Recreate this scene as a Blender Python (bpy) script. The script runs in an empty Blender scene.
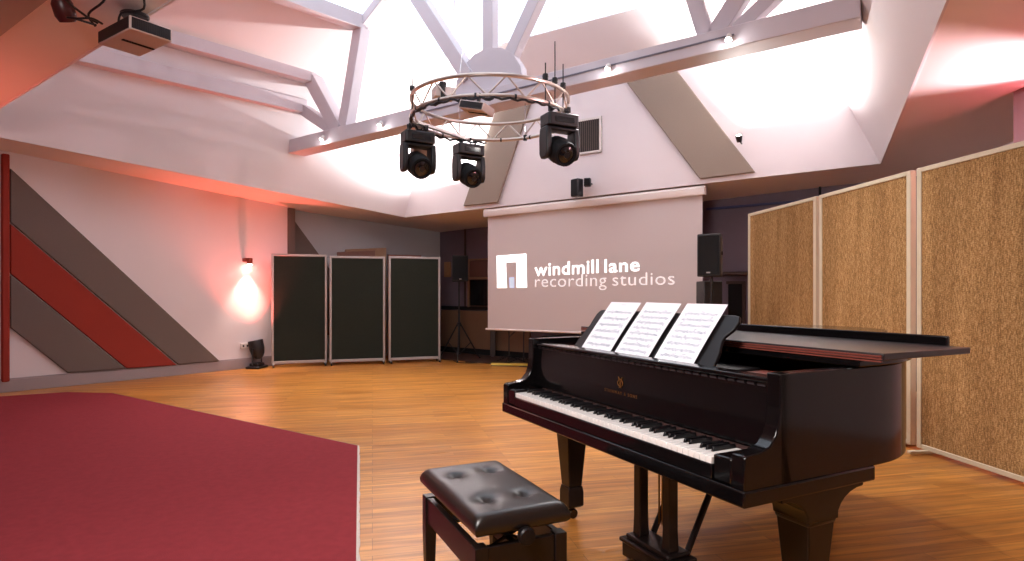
import bpy, bmesh, math, random
from mathutils import Vector, Matrix
random.seed(7)
S = bpy.context.scene
COL = S.collection
PI = math.pi
F, HX, HY, CH = 605.0, 512.0, 292.0, 1.214      # focal length in px, principal point, camera height

# ------------------------------------------------------------------ materials
def lin(c):
    if isinstance(c, str):
        c = [int(c[i:i+2], 16)/255 for i in (0, 2, 4)]
    return tuple(x/12.92 if x <= .04045 else ((x+.055)/1.055)**2.4 for x in c) + (1,)
MATS = {}
def mat(name, col, rough=.5, metal=0., spec=.5, emit=None, estr=0, var=0., vscale=6., bump=0., bscale=80., coat=0., stretch=(1, 1, 1)):
    if name in MATS: return MATS[name]
    m = bpy.data.materials.new(name); m.use_nodes = True
    nt = m.node_tree; b = nt.nodes['Principled BSDF']
    b.inputs['Base Color'].default_value = lin(col)
    b.inputs['Roughness'].default_value = rough
    b.inputs['Metallic'].default_value = metal
    b.inputs['Specular IOR Level'].default_value = spec
    b.inputs['Coat Weight'].default_value = coat
    b.inputs['Coat Roughness'].default_value = .05
    if emit is not None:
        b.inputs['Emission Color'].default_value = lin(emit); b.inputs['Emission Strength'].default_value = estr
    if var or bump:
        tc = nt.nodes.new('ShaderNodeTexCoord'); mp = nt.nodes.new('ShaderNodeMapping')
        mp.inputs['Scale'].default_value = stretch
        nt.links.new(tc.outputs['Object'], mp.inputs['Vector'])
    if var:
        n = nt.nodes.new('ShaderNodeTexNoise'); n.inputs['Scale'].default_value = vscale; n.inputs['Detail'].default_value = 5
        nt.links.new(mp.outputs[0], n.inputs['Vector'])
        mx = nt.nodes.new('ShaderNodeMix'); mx.data_type = 'RGBA'
        c = lin(col)
        mx.inputs['A'].default_value = tuple(x*(1-var) for x in c[:3])+(1,)
        mx.inputs['B'].default_value = tuple(min(1, x*(1+var)) for x in c[:3])+(1,)
        nt.links.new(n.outputs['Fac'], mx.inputs['Factor']); nt.links.new(mx.outputs['Result'], b.inputs['Base Color'])
    if bump:
        n = nt.nodes.new('ShaderNodeTexNoise'); n.inputs['Scale'].default_value = bscale; n.inputs['Detail'].default_value = 3
        nt.links.new(mp.outputs[0], n.inputs['Vector'])
        bp = nt.nodes.new('ShaderNodeBump'); bp.inputs['Strength'].default_value = bump; bp.inputs['Distance'].default_value = .01
        nt.links.new(n.outputs['Fac'], bp.inputs['Height']); nt.links.new(bp.outputs[0], b.inputs['Normal'])
    MATS[name] = m
    return m

def floor_mat():
    m = bpy.data.materials.new('floor_wood'); m.use_nodes = True; nt = m.node_tree; b = nt.nodes['Principled BSDF']
    N = nt.nodes.new; L = nt.links.new
    tc = N('ShaderNodeTexCoord'); mp = N('ShaderNodeMapping'); mp.inputs['Rotation'].default_value = (0, 0, -math.radians(13))
    L(tc.outputs['Object'], mp.inputs['Vector'])
    br = N('ShaderNodeTexBrick'); br.offset = .37; br.offset_frequency = 3
    br.inputs['Scale'].default_value = 1; br.inputs['Mortar Size'].default_value = .0012; br.inputs['Mortar Smooth'].default_value = .3
    br.inputs['Brick Width'].default_value = .95; br.inputs['Row Height'].default_value = .068; br.inputs['Bias'].default_value = 0
    br.inputs['Color1'].default_value = lin('d89a4c'); br.inputs['Color2'].default_value = lin('b97a34'); br.inputs['Mortar'].default_value = lin('6f4620')
    L(mp.outputs[0], br.inputs['Vector'])
    m2 = N('ShaderNodeMapping'); m2.inputs['Scale'].default_value = (1.3, 16, 1); L(mp.outputs[0], m2.inputs['Vector'])
    n = N('ShaderNodeTexNoise'); n.inputs['Scale'].default_value = 1.6; n.inputs['Detail'].default_value = 7; n.inputs['Distortion'].default_value = .6
    L(m2.outputs[0], n.inputs['Vector'])
    cr = N('ShaderNodeValToRGB'); cr.color_ramp.elements[0].position = .3; cr.color_ramp.elements[1].position = .72
    cr.color_ramp.elements[0].color = (.42, .34, .26, 1); cr.color_ramp.elements[1].color = (1.2, 1.15, 1.05, 1)
    L(n.outputs['Fac'], cr.inputs[0])
    mx = N('ShaderNodeMix'); mx.data_type = 'RGBA'; mx.blend_type = 'MULTIPLY'; mx.inputs['Factor'].default_value = .75
    L(br.outputs['Color'], mx.inputs['A']); L(cr.outputs[0], mx.inputs['B'])
    # broad worn patches
    n3 = N('ShaderNodeTexNoise'); n3.inputs['Scale'].default_value = 1.1; n3.inputs['Detail'].default_value = 4; L(m2.outputs[0], n3.inputs['Vector'])
    L(mx.outputs['Result'], b.inputs['Base Color'])
    mr = N('ShaderNodeMapRange'); mr.inputs['To Min'].default_value = .22; mr.inputs['To Max'].default_value = .42
    L(n3.outputs['Fac'], mr.inputs['Value']); L(mr.outputs[0], b.inputs['Roughness'])
    bp = N('ShaderNodeBump'); bp.inputs['Strength'].default_value = .12; bp.inputs['Distance'].default_value = .004
    L(n.outputs['Fac'], bp.inputs['Height']); L(bp.outputs[0], b.inputs['Normal'])
    b.inputs['Specular IOR Level'].default_value = .45
    return m

def burlap_mat():
    m = bpy.data.materials.new('burlap_weave'); m.use_nodes = True; nt = m.node_tree; b = nt.nodes['Principled BSDF']
    N = nt.nodes.new; L = nt.links.new
    tc = N('ShaderNodeTexCoord')
    def strip(scale, nm):
        mp = N('ShaderNodeMapping'); mp.inputs['Scale'].default_value = scale; L(tc.outputs['Object'], mp.inputs['Vector'])
        n = N('ShaderNodeTexNoise'); n.inputs['Scale'].default_value = 1; n.inputs['Detail'].default_value = 3; L(mp.outputs[0], n.inputs['Vector'])
        return n.outputs['Fac']
    a = strip((210, 210, 30), 'warp'); c = strip((60, 60, 190), 'weft'); d = strip((9, 9, .7), 'streak')
    ad = N('ShaderNodeMath'); ad.operation = 'ADD'; L(a, ad.inputs[0]); L(c, ad.inputs[1])
    cr = N('ShaderNodeValToRGB'); cr.color_ramp.elements[0].position = .80/2; cr.color_ramp.elements[1].position = 1.25/2
    cr.color_ramp.elements[0].color = lin('7d6040'); cr.color_ramp.elements[1].color = lin('cda878')
    e = cr.color_ramp.elements.new(.51); e.color = lin('a98354')
    hf = N('ShaderNodeMath'); hf.operation = 'MULTIPLY'; hf.inputs[1].default_value = .5; L(ad.outputs[0], hf.inputs[0]); L(hf.outputs[0], cr.inputs[0])
    c2 = N('ShaderNodeValToRGB'); c2.color_ramp.elements[0].position = .3; c2.color_ramp.elements[1].position = .7
    c2.color_ramp.elements[0].color = (.72, .66, .6, 1); c2.color_ramp.elements[1].color = (1.12, 1.1, 1.05, 1); L(d, c2.inputs[0])
    mx = N('ShaderNodeMix'); mx.data_type = 'RGBA'; mx.blend_type = 'MULTIPLY'; mx.inputs['Factor'].default_value = .8
    L(cr.outputs[0], mx.inputs['A']); L(c2.outputs[0], mx.inputs['B']); L(mx.outputs['Result'], b.inputs['Base Color'])
    bp = N('ShaderNodeBump'); bp.inputs['Strength'].default_value = .5; bp.inputs['Distance'].default_value = .006
    L(ad.outputs[0], bp.inputs['Height']); L(bp.outputs[0], b.inputs['Normal'])
    b.inputs['Roughness'].default_value = .95; b.inputs['Specular IOR Level'].default_value = .1
    return m

def glass_mat():
    m = bpy.data.materials.new('skylight_glass'); m.use_nodes = True; nt = m.node_tree
    for n in list(nt.nodes): nt.nodes.remove(n)
    N = nt.nodes.new; o = N('ShaderNodeOutputMaterial'); t = N('ShaderNodeBsdfTransparent'); g = N('ShaderNodeBsdfGlossy'); g.inputs['Roughness'].default_value = .05
    t.inputs[0].default_value = (.95, .97, 1, 1)
    mx = N('ShaderNodeMixShader'); mx.inputs[0].default_value = .06
    nt.links.new(t.outputs[0], mx.inputs[1]); nt.links.new(g.outputs[0], mx.inputs[2]); nt.links.new(mx.outputs[0], o.inputs[0])
    return m

plaster = mat('white_plaster', 'ddd5d7', .85, var=.03, vscale=2, bump=.06, bscale=14)
plaster_l = mat('white_wall_paint', 'dad2d3', .8, var=.03, vscale=2, bump=.05, bscale=14)
soffit_m = mat('soffit_paint', 'ebe0dd', .85, var=.03, vscale=2)
beam_m = mat('beam_paint', 'ccc3c9', .6, var=.04, vscale=5)
grey_fab = mat('grey_fabric', '6e625c', .95, spec=.1, var=.06, vscale=60, bump=.15, bscale=300)
taupe_fab = mat('taupe_fabric', '8f8277', .95, spec=.1, var=.05, vscale=60, bump=.15, bscale=300)
red_fab = mat('red_fabric', '92392f', .95, spec=.1, var=.06, vscale=60, bump=.15, bscale=300)
base_m = mat('grey_skirting', '96898a', .5)
carpet_m = mat('red_carpet', '8a343a', .98, spec=.08, var=.16, vscale=22, bump=.5, bscale=260)
edge_m = mat('carpet_edge', 'c9bdb4', .8, var=.2, vscale=70)
black_gloss = mat('piano_black', '0b090a', .12, spec=.42)
black_satin = mat('satin_black', '120f10', .38, spec=.25)
blk = mat('black_plastic', '17161a', .45)
blk_matte = mat('matte_black', '131214', .8, spec=.3)
leg_wood = mat('ebonised_wood', '160f0e', .3, spec=.35, var=.2, vscale=14)
rail_wood = mat('mahogany_edge', '7a3f35', .35, var=.3, vscale=30)
brass = mat('brass', 'b58a4a', .28, metal=1)
gold_paint = mat('gold_plate', '9a7338', .35, metal=.8)
ivory = mat('white_keytop', 'eeece8', .25, coat=.4)
ebony = mat('black_keytop', '0e0d10', .28)
felt_red = mat('red_felt', '2e1410', .9)
leather = mat('black_leather', '17110e', .32, spec=.6, bump=.06, bscale=160)
paper = mat('sheet_paper', 'f2f5fb', .8)
ink = mat('sheet_ink', '8f99b0', .8)
chrome = mat('chrome', 'c8c8cc', .18, metal=1)
alu = mat('brushed_aluminium', 'b4adab', .35, metal=.9)
alu_paint = mat('silver_frame', 'aea6a3', .45, metal=.3)
truss_m = mat('truss_aluminium', 'c2b2a8', .28, metal=.85)
green_felt = mat('dark_green_felt', '2c302a', .97, spec=.08, var=.12, vscale=40, bump=.2, bscale=300)
burlap = burlap_mat()
frame_white = mat('worn_white_frame', 'cfc3a8', .55, var=.08, vscale=12)
dark_wall = mat('dark_wall_panel', '6a5d69', .65, var=.08, vscale=6)
wood_dark = mat('dark_stained_wood', '3f2c26', .55, var=.15, vscale=12)
wood_mid = mat('brown_panel_wood', '7b5b43', .6, var=.12, vscale=5, stretch=(8, 8, 1))
wood_light = mat('light_board_wood', '9c7350', .6, var=.15, vscale=8)
screen_m = mat('screen_fabric', 'cbc1c0', .9, spec=.1)
housing_m = mat('screen_housing', 'e0d6d2', .5)
proj_white = mat('projected_white', 'ffffff', .9, emit='ffffff', estr=1.0)
proj_pale = mat('projected_grey', 'e6e2e4', .9, emit='f0eaea', estr=.6)
proj_blue = mat('projected_blue', 'c4d4ec', .9, emit='b9ccea', estr=.5)
dark_glass = mat('dark_pane', '15161a', .1, spec=.6)
lens_m = mat('lens_glass', '17161a', .12, spec=.6)
lamp_on = mat('lit_lamp', 'fff4e0', .5, emit='fff0dc', estr=60)
copper = mat('copper_lamp', '8a3a2a', .35, metal=.6)
white_pl = mat('white_plastic', 'd9d2cd', .4)
grille_m = mat('vent_slats', '5b4f4a', .6)
yellow = mat('yellow_tape', 'c9a63a', .6)
dark_floor = mat('dark_floor_finish', '3c2620', .5, var=.1, vscale=5)
glass = glass_mat()

# ------------------------------------------------------------------ mesh builder
class MB:
    def __init__(s): s.v = []; s.f = []
    def add(s, vs, fs, M=None):
        o = len(s.v)
        for p in vs:
            p = Vector(p)
            s.v.append(tuple(M @ p) if M is not None else tuple(p))
        for f in fs: s.f.append([i+o for i in f])
        return s
    def box(s, x0, x1, y0, y1, z0, z1, M=None):
        vs = [(x, y, z) for z in (z0, z1) for y in (y0, y1) for x in (x0, x1)]
        return s.add(vs, [(0, 2, 3, 1), (4, 5, 7, 6), (0, 1, 5, 4), (2, 6, 7, 3), (0, 4, 6, 2), (1, 3, 7, 5)], M)
    def loft(s, rings, caps=True, M=None, closed=True):
        n = len(rings[0]); vs = [p for r in rings for p in r]; fs = []
        for k in range(len(rings)-1):
            for i in range(n if closed else n-1):
                j = (i+1) % n
                fs.append((k*n+i, k*n+j, (k+1)*n+j, (k+1)*n+i))
        if caps:
            fs.append(tuple(range(n))[::-1]); fs.append(tuple((len(rings)-1)*n+i for i in range(n)))
        return s.add(vs, fs, M)
    def prism(s, poly, axis, a, b, M=None):          # poly: 2-D points, extruded along axis from a to b
        def P(p, t):
            return {'z': (p[0], p[1], t), 'y': (p[0], t, p[1]), 'x': (t, p[0], p[1])}[axis]
        return s.loft([[P(p, a) for p in poly], [P(p, b) for p in poly]], True, M)
    def tube(s, pts, r, n=10, M=None, caps=True):
        pts = [Vector(p) for p in pts]; rs = r if isinstance(r, (list, tuple)) else [r]*len(pts)
        rings = []; up = None
        for i, p in enumerate(pts):
            t = (pts[min(i+1, len(pts)-1)]-pts[max(i-1, 0)])
            t = t.normalized() if t.length > 1e-9 else Vector((0, 0, 1))
            if up is None:
                up = Vector((0, 0, 1)) if abs(t.z) < .9 else Vector((1, 0, 0))
            u = (up - t*up.dot(t)).normalized(); w = t.cross(u); up = u
            rings.append([tuple(p+(u*math.cos(2*PI*k/n)+w*math.sin(2*PI*k/n))*rs[i]) for k in range(n)])
        return s.loft(rings, caps, M)
    def lathe(s, prof, n=24, M=None, c=(0, 0, 0)):   # prof (r,z)
        rings = [[(c[0]+max(r, 1e-4)*math.cos(2*PI*k/n), c[1]+max(r, 1e-4)*math.sin(2*PI*k/n), c[2]+z) for k in range(n)] for r, z in prof]
        return s.loft(rings, True, M)
    def build(s, name, m, parent=None, bevel=0, loc=None, rotz=None, smooth=True, ang=32, seg=2):
        me = bpy.data.meshes.new(name); me.from_pydata(s.v, [], s.f); me.update()
        bm = bmesh.new(); bm.from_mesh(me); bmesh.ops.recalc_face_normals(bm, faces=bm.faces); bm.to_mesh(me); bm.free()
        ob = bpy.data.objects.new(name, me); COL.objects.link(ob)
        me.materials.append(m)
        if smooth:
            me.shade_smooth(); me.set_sharp_from_angle(angle=math.radians(ang))
        if parent is not None: ob.parent = parent
        if loc is not None: ob.location = loc
        if rotz is not None: ob.rotation_euler = (0, 0, rotz)
        if bevel:
            b = ob.modifiers.new('bevel', 'BEVEL'); b.width = bevel; b.segments = seg; b.limit_method = 'ANGLE'; b.angle_limit = math.radians(35)
        return ob

def tag(o, label, cat, group=None):
    o['label'] = label; o['category'] = cat
    if group: o['group'] = group
    return o
def thing(name, label, cat, loc=(0, 0, 0), rotz=0, group=None):
    o = bpy.data.objects.new(name, None); COL.objects.link(o); o.empty_display_size = .1
    o.location = loc; o.rotation_euler = (0, 0, rotz)
    return tag(o, label, cat, group)
def struct(o): o['kind'] = 'structure'; return o
def copy_tree(o, parent=None):
    c = o.copy(); COL.objects.link(c)
    if parent is not None: c.parent = parent
    for ch in list(o.children): copy_tree(ch, c)
    return c

def catmull(pts, n=6, closed=False):
    out = []; P = [Vector(p) for p in pts]; L = len(P)
    for i in range(L if closed else L-1):
        g = lambda k: P[k % L] if closed else P[min(max(k, 0), L-1)]
        p0, p1, p2, p3 = g(i-1), g(i), g(i+1), g(i+2)
        for k in range(n):
            t = k/n
            out.append(.5*((2*p1)+(-p0+p2)*t+(2*p0-5*p1+4*p2-p3)*t*t+(-p0+3*p1-3*p2+p3)*t**3))
    if not closed: out.append(P[-1])
    return [tuple(p) for p in out]

def text_mesh(body, size, name, m, parent, loc=(0, 0, 0), rot=(0, 0, 0), offset=0., extrude=.001, sx=1, align='LEFT', spacing=1.):
    c = bpy.data.curves.new('t', 'FONT'); c.body = body; c.size = size; c.offset = offset; c.extrude = extrude; c.align_x = align; c.space_character = spacing if spacing != 1. else 1.06
    c.resolution_u = 4
    tmp = bpy.data.objects.new('t', c); COL.objects.link(tmp)
    dg = bpy.context.evaluated_depsgraph_get(); dg.update()
    me = bpy.data.meshes.new_from_object(tmp.evaluated_get(dg)); me.name = name
    bpy.data.objects.remove(tmp); bpy.data.curves.remove(c)
    me.materials.clear(); me.materials.append(m)
    me.transform(Matrix.Diagonal((sx, 1, 1, 1)))
    o = bpy.data.objects.new(name, me); COL.objects.link(o); o.parent = parent; o.location = loc; o.rotation_euler = rot
    return o

# ------------------------------------------------------------------ survey: the room's planes
# a wall frame: origin on the floor, x along the wall, y into the wall, z up
class Wall:
    def __init__(s, p, d):
        s.p = Vector((p[0], p[1], 0)); d = Vector((d[0], d[1], 0)).normalized()
        s.d = d; s.n = Vector((-d.y, d.x, 0)); s.rot = math.atan2(d.y, d.x)
    def at(s, px, py, off=0.):                # photo sight line met with the wall (off = metres in front of it)
        r = Vector(((px-HX)/F, 1, (HY-py)/F)); q = s.p - s.n*off
        t = s.n.dot(q)/s.n.dot(r); w = r*t + Vector((0, 0, CH))
        return ((w-s.p).dot(s.d), w.z)
    def poly(s, pts, off=0.): return [s.at(x, y, off) for x, y in pts]
    def world(s, x, z=0, off=0.):
        w = s.p+s.d*x-s.n*off; return Vector((w.x, w.y, z))
    def M(s): return Matrix.Translation(s.p) @ Matrix.Rotation(s.rot, 4, 'Z')
SA, SB, SC = 3.311, -.0257, -.0747
def soffit(x, y): return SA+SB*x+SC*y
WL = Wall((-6.17, 7.29), (2.18, 2.64))         # left wall
WR = Wall((-3.80, 10.42), (2.336, 1.88))       # recessed white wall behind the dark screens
WB = Wall((-1.464, 12.30), (5.56, -4.25))      # dark back wall
WG = Wall((-1.91, 10.80), (.844, -.536))       # gable of the roof lantern
def mb_on(w): return w.M()

def wallbox(w, x0, x1, z0, z1, t0, t1, mb=None):
    mb = mb or MB(); mb.box(x0, x1, -t1, -t0, z0, z1); return mb
def place(o, w): o.location = w.p; o.rotation_euler = (0, 0, w.rot); return o
def wthing(name, label, cat, w, x, z, group=None, off=0.):
    return thing(name, label, cat, w.world(x, z, off), w.rot, group)
def wall_mesh(name, w, x0, x1, m, top=None):
    # wall 12 cm thick, its top cut to the sloping soffit
    mb = MB(); a = w.world(x0); b = w.world(x1); T = .12
    za = soffit(a.x, a.y) if top is None else top; zb = soffit(b.x, b.y) if top is None else top
    mb.loft([[(x0, 0, 0), (x0, T, 0), (x0, T, za+.02), (x0, 0, za+.02)], [(x1, 0, 0), (x1, T, 0), (x1, T, zb+.02), (x1, 0, zb+.02)]])
    o = mb.build(name, m, smooth=False); place(o, w); return struct(o)

# ------------------------------------------------------------------ room shell
pier = Vector((-3.762, 10.21, 0))
room = [(-9.3, 3.5), (-3.762, 10.21), (-3.80, 10.42), (-1.464, 12.30), (5.17, 7.229), (4.75, 4.0), (4.75, -3.2), (-5.0, -3.2)]
fl = MB(); fl.prism([(x*1.0, y*1.0) for x, y in room], 'z', -.1, 0)
struct(fl.build('floor', floor_mat(), smooth=False))
wall_mesh('wall_left', WL, -4.9, (pier-WL.p).length, plaster_l)
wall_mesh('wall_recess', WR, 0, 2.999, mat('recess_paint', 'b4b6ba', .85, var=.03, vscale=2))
wall_mesh('wall_back', WB, 0, (Vector((5.17, 7.229, 0))-WB.p).length, dark_wall)
for nm, a, b in (('wall_right', (5.17, 7.229), (4.75, 4.0)), ('wall_side', (4.75, 4.0), (4.75, -3.2)), ('wall_front', (4.75, -3.2), (-5, -3.2)), ('wall_corner', (-5, -3.2), (-9.3, 3.5))):
    w = Wall(a, (b[0]-a[0], b[1]-a[1])); wall_mesh(nm, w, 0, math.dist(a, b), plaster_l)
# pier end at the left wall
pb = MB(); w = WL; px0 = (pier-WL.p).length
pb.box(px0-.03, px0+.10, -.02, .26, 0, 2.63)
o = place(pb.build('trim_1', grey_fab, bevel=.004), WL); struct(o)
# skirtings
bs = MB(); bs.box(-4.9, px0-.03, -.03, 0, 0, .15); bs.box(-4.9, px0-.03, -.022, 0, .15, .165)
struct(place(bs.build('baseboard_left', base_m, bevel=.004), WL))
bs = MB(); bs.box(0, 8.3, -.02, 0, 0, .12)
struct(place(bs.build('baseboard_back', blk_matte, bevel=.003), WB))

# soffit: ring between the outer walls and the lantern opening
L0, L1, R1, R0 = (-1.91, 10.80), (-5.94, 6.57), (1.46, 1.28), (4.21, 6.91)
def sv(p, dz=0): return (p[0], p[1], soffit(*p)+dz)
outer = [(-9.4, 3.5), (-3.75, 10.5), (-1.4, 12.4), (5.3, 7.3), (4.85, 4.0), (4.85, -3.3), (-5.1, -3.3)]
crease0 = (3.318, 5.07)
TH = .10
def slab(name, polys, m):
    mb = MB()
    for P in polys:
        mb.loft([[(x, y, z) for x, y, z in P], [(x, y, z+TH) for x, y, z in P]])
    return struct(mb.build(name, m, smooth=False))
cr1 = (4.85, 4.25)
O0, O1, O2, O3 = (-1.912, 10.808), (-5.95, 6.571), (1.46, 1.272), (4.218, 6.912)
slab('ceiling', [
    [sv(outer[0]), sv(outer[1]), sv(O0), sv(O1)],
    [sv(outer[1]), sv(outer[2]), sv(O0)],
    [sv(outer[2]), sv(outer[3]), sv(O3), sv(O0)],
    [sv(outer[3]), sv(cr1), sv(crease0), sv(O3)],
    [sv(crease0), (cr1[0], cr1[1], soffit(*cr1)-.10), (outer[5][0], outer[5][1], soffit(*outer[5])-.1), sv(O2)],
    [sv(outer[5]), sv(outer[6]), sv(O2)],
    [sv(outer[6]), sv(outer[0]), sv(O1), sv(O2)],
], soffit_m)
# darker box in the ceiling above the viewer's left
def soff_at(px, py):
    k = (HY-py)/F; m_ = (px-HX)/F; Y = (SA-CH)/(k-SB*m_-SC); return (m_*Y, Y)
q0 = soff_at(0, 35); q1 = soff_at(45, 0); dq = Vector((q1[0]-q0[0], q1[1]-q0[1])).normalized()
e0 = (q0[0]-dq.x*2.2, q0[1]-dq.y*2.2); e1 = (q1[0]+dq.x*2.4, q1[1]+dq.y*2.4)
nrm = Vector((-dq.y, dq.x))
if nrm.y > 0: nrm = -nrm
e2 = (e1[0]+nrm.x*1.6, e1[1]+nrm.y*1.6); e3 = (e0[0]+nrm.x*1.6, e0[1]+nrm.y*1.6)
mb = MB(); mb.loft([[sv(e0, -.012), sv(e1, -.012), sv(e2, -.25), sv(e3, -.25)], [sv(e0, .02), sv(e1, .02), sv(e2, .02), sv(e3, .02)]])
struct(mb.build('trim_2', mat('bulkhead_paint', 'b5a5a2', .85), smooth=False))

# lantern: three rings - base, knee, rim - and the glazed ridge
def line(p, d, inset, n):       # line through p with direction d moved by inset along n
    return Vector((p[0]+n[0]*inset, p[1]+n[1]*inset)), Vector(d).normalized()
def cross(l1, l2):
    p, d = l1; q, e = l2; den = d.x*e.y-d.y*e.x; t = ((q.x-p.x)*e.y-(q.y-p.y)*e.x)/den; return p+d*t
nl = (.724, -.69); nb = (-.536, -.844); nr = (-.9, .435); nf = (.55, .835)
dl = (.69, .724); db = (.844, -.536); dr = (.435, .9); df = (.825, -.565)
def ring(il, ib, ir, if_, z):
    l = line(L0, dl, il, nl); b = line(L0, db, ib, nb); r = line(R0, dr, ir, nr); f = line(L1, (R1[0]-L1[0], R1[1]-L1[1]), if_, nf)
    P = [cross(l, b), cross(l, f), cross(r, f), cross(r, b)]
    return [(p.x, p.y, z) for p in P]
base = [sv(p, -.006) for p in (L0, L1, R1, R0)]
KZ = 4.33
def knee_line(P0, P1, K):
    P0, P1, K = Vector(P0), Vector(P1), Vector(K); N = (P1-P0).cross(K-P0); d = N.cross(Vector((0, 0, 1))); return Vector((K.x, K.y)), Vector((d.x, d.y)).normalized()
k0 = cross(line(L0, dl, .56, nl), line(L0, db, 0, nb)); k3 = cross(line(R0, dr, .735, nr), line(L0, db, 0, nb))
ll = knee_line(base[0], base[1], (k0.x, k0.y, KZ)); lr = knee_line(base[3], base[2], (k3.x, k3.y, KZ))
lf = line(L1, (R1[0]-L1[0], R1[1]-L1[1]), .02, nf)
knee = [(p.x, p.y, KZ) for p in (k0, cross(ll, lf), cross(lr, lf), k3)]
def inset(l, d, n): return l[0]+Vector(n).normalized()*d, l[1]
_l, _b, _r, _f = inset(ll, 1.0, nl), line(L0, db, .58, nb), inset(lr, 1.49, nr), inset(lf, .58, nf)
rim = [(p.x, p.y, 4.90) for p in (cross(_l, _b), cross(_l, _f), cross(_r, _f), cross(_r, _b))]
def side(name, i, m):
    j = (i+1) % 4; mb = MB()
    out = {0: Vector((-nl[0], -nl[1], 0)), 1: Vector((-nf[0], -nf[1], 0)), 2: Vector((-nr[0], -nr[1], 0)), 3: Vector((-nb[0], -nb[1], 0))}[i]
    a = [base[i], knee[i], rim[i]]; b = [base[j], knee[j], rim[j]]
    for k in range(2):
        q = [Vector(a[k]), Vector(b[k]), Vector(b[k+1]), Vector(a[k+1])]
        o_ = out*.08 + Vector((0, 0, .05 if k else 0))
        th = [.2 if k == 0 else 1, .2 if k == 0 else 1, 1, 1]
        mb.loft([[tuple(p) for p in q], [tuple(p+o_*t_) for p, t_ in zip(q, th)]])
    return struct(mb.build(name, m, smooth=False))
side('wall_lantern_left', 0, plaster); side('wall_lantern_near', 1, plaster); side('wall_lantern_right', 2, plaster); side('wall_gable', 3, plaster)
# glazed roof
RZ = 6.6
rc = [Vector(p) for p in rim]
g0 = (rc[0]+rc[3])/2*.62+(rc[1]+rc[2])/2*.38; g1 = (rc[0]+rc[3])/2*.38+(rc[1]+rc[2])/2*.62
g0.z = g1.z = RZ
win = MB()
for q in ([rc[0], rc[1], g1, g0], [rc[2], rc[3], g0, g1], [rc[3], rc[0], g0], [rc[1], rc[2], g1]):
    win.loft([[tuple(p) for p in q], [tuple(p+Vector((0, 0, .012))) for p in q]])
wo = struct(win.build('window_1', glass, smooth=False))
bars = MB()
def bar(mb, a, b, w, h, up=Vector((0, 0, 1)), sh=0.):
    a = Vector(a); b = Vector(b); t = (b-a).normalized(); s_ = t.cross(up).normalized(); u = s_.cross(t)
    R = lambda p: [tuple(p+s_*x*w/2+u*(y*h/2+sh)) for x, y in ((-1, -1), (1, -1), (1, 1), (-1, 1))]
    mb.loft([R(a), R(b)]); return mb
for a, b in ((rc[0], g0), (rc[3], g0), (rc[1], g1), (rc[2], g1), (g0, g1)):
    bar(bars, a+Vector((0, 0, .03)), b+Vector((0, 0, .03)), .03, .03)
bars.build('window_frame', beam_m, wo, smooth=False)

# ------------------------------------------------------------------ roof truss
T0 = Vector((-3.28, 9.14, 0)); T1 = Vector((3.0, 5.12, 0)); TD = (T1-T0).normalized(); TL = (T1-T0).length
TN = Vector((-TD.y, TD.x, 0))
def tz(t): return 3.28+.22*t
def tp(t, z, off=0): p = T0+TD*TL*t+TN*off; return Vector((p.x, p.y, z))
tr = thing('roof_truss', 'long white painted truss beam spanning the bright roof lantern, spotlights along it', 'beam', tuple(tp(.5, tz(.5))))
def local(o, pts): return [tuple(Vector(p)-o.location) for p in pts]
HWD = .14
ch = MB()
ch.loft([[tp(t, z, o_) - tr.location for z, o_ in ((tz(t), -HWD), (tz(t), HWD), (tz(t)+.20, HWD), (tz(t)+.20, -HWD))] for t in (0.005, .995)])
ch.build('bottom_chord', beam_m, tr, bevel=.008)
led = MB(); led.loft([[tp(t, z, o_)-tr.location for z, o_ in ((tz(t)+.105, -HWD-.012), (tz(t)+.105, -HWD), (tz(t)+.118, -HWD), (tz(t)+.118, -HWD-.012))] for t in (.35, .86)])
led.build('cable_line', mat('grey_cable', '6d6a78', .6), tr)
gus = MB(); arc = []
for k in range(9):
    a = PI*k/8; arc.append((.4815+.5*math.cos(a)/TL*1.0, tz(.5)+.14+.57*math.sin(a)**.8))
gus.loft([[tp(t, z, o_)-tr.location for t, z in arc] for o_ in (-.066, .066)])
gus.build('gusset', beam_m, tr, bevel=.006)
def member(name, t0, z0, t1, z1, w=.15, d=.13):
    m_ = MB(); a = tp(t0, z0)-tr.location; b = tp(t1, z1)-tr.location
    v = (b-a).normalized(); s_ = v.cross(TN)
    m_.loft([[tuple(p+s_*x*w/2+TN*y*d/2) for x, y in ((-1, -1), (1, -1), (1, 1), (-1, 1))] for p in (a, b)])
    return m_.build(name, beam_m, tr, bevel=.006)
member('king_post', .4815, 3.9, .4815, RZ-.06, .14)
member('strut', .444, 3.80, .262, 5.75, .17, .20)
member('strut', .512, 3.85, .672, 5.78, .15)
member('post', .148, 3.5, .192, 4.86, .17, .17)
member('strut', .135, 3.5, .058, 4.33, .20, .20)
member('strut', .128, 3.48, .030, 3.93, .15, .18)
member('post', .822, 3.66, .775, 4.88, .15, .12)
member('strut', .832, 3.66, .915, 4.50, .17, .12)
member('strut', .86, 3.66, .955, 4.2, .13, .14)
# principal rafters under the glass
member('rafter', .185, 4.86, .5, RZ-.1, .12, .12)
member('rafter', .80, 4.86, .5, RZ-.1, .12, .12)
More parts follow.
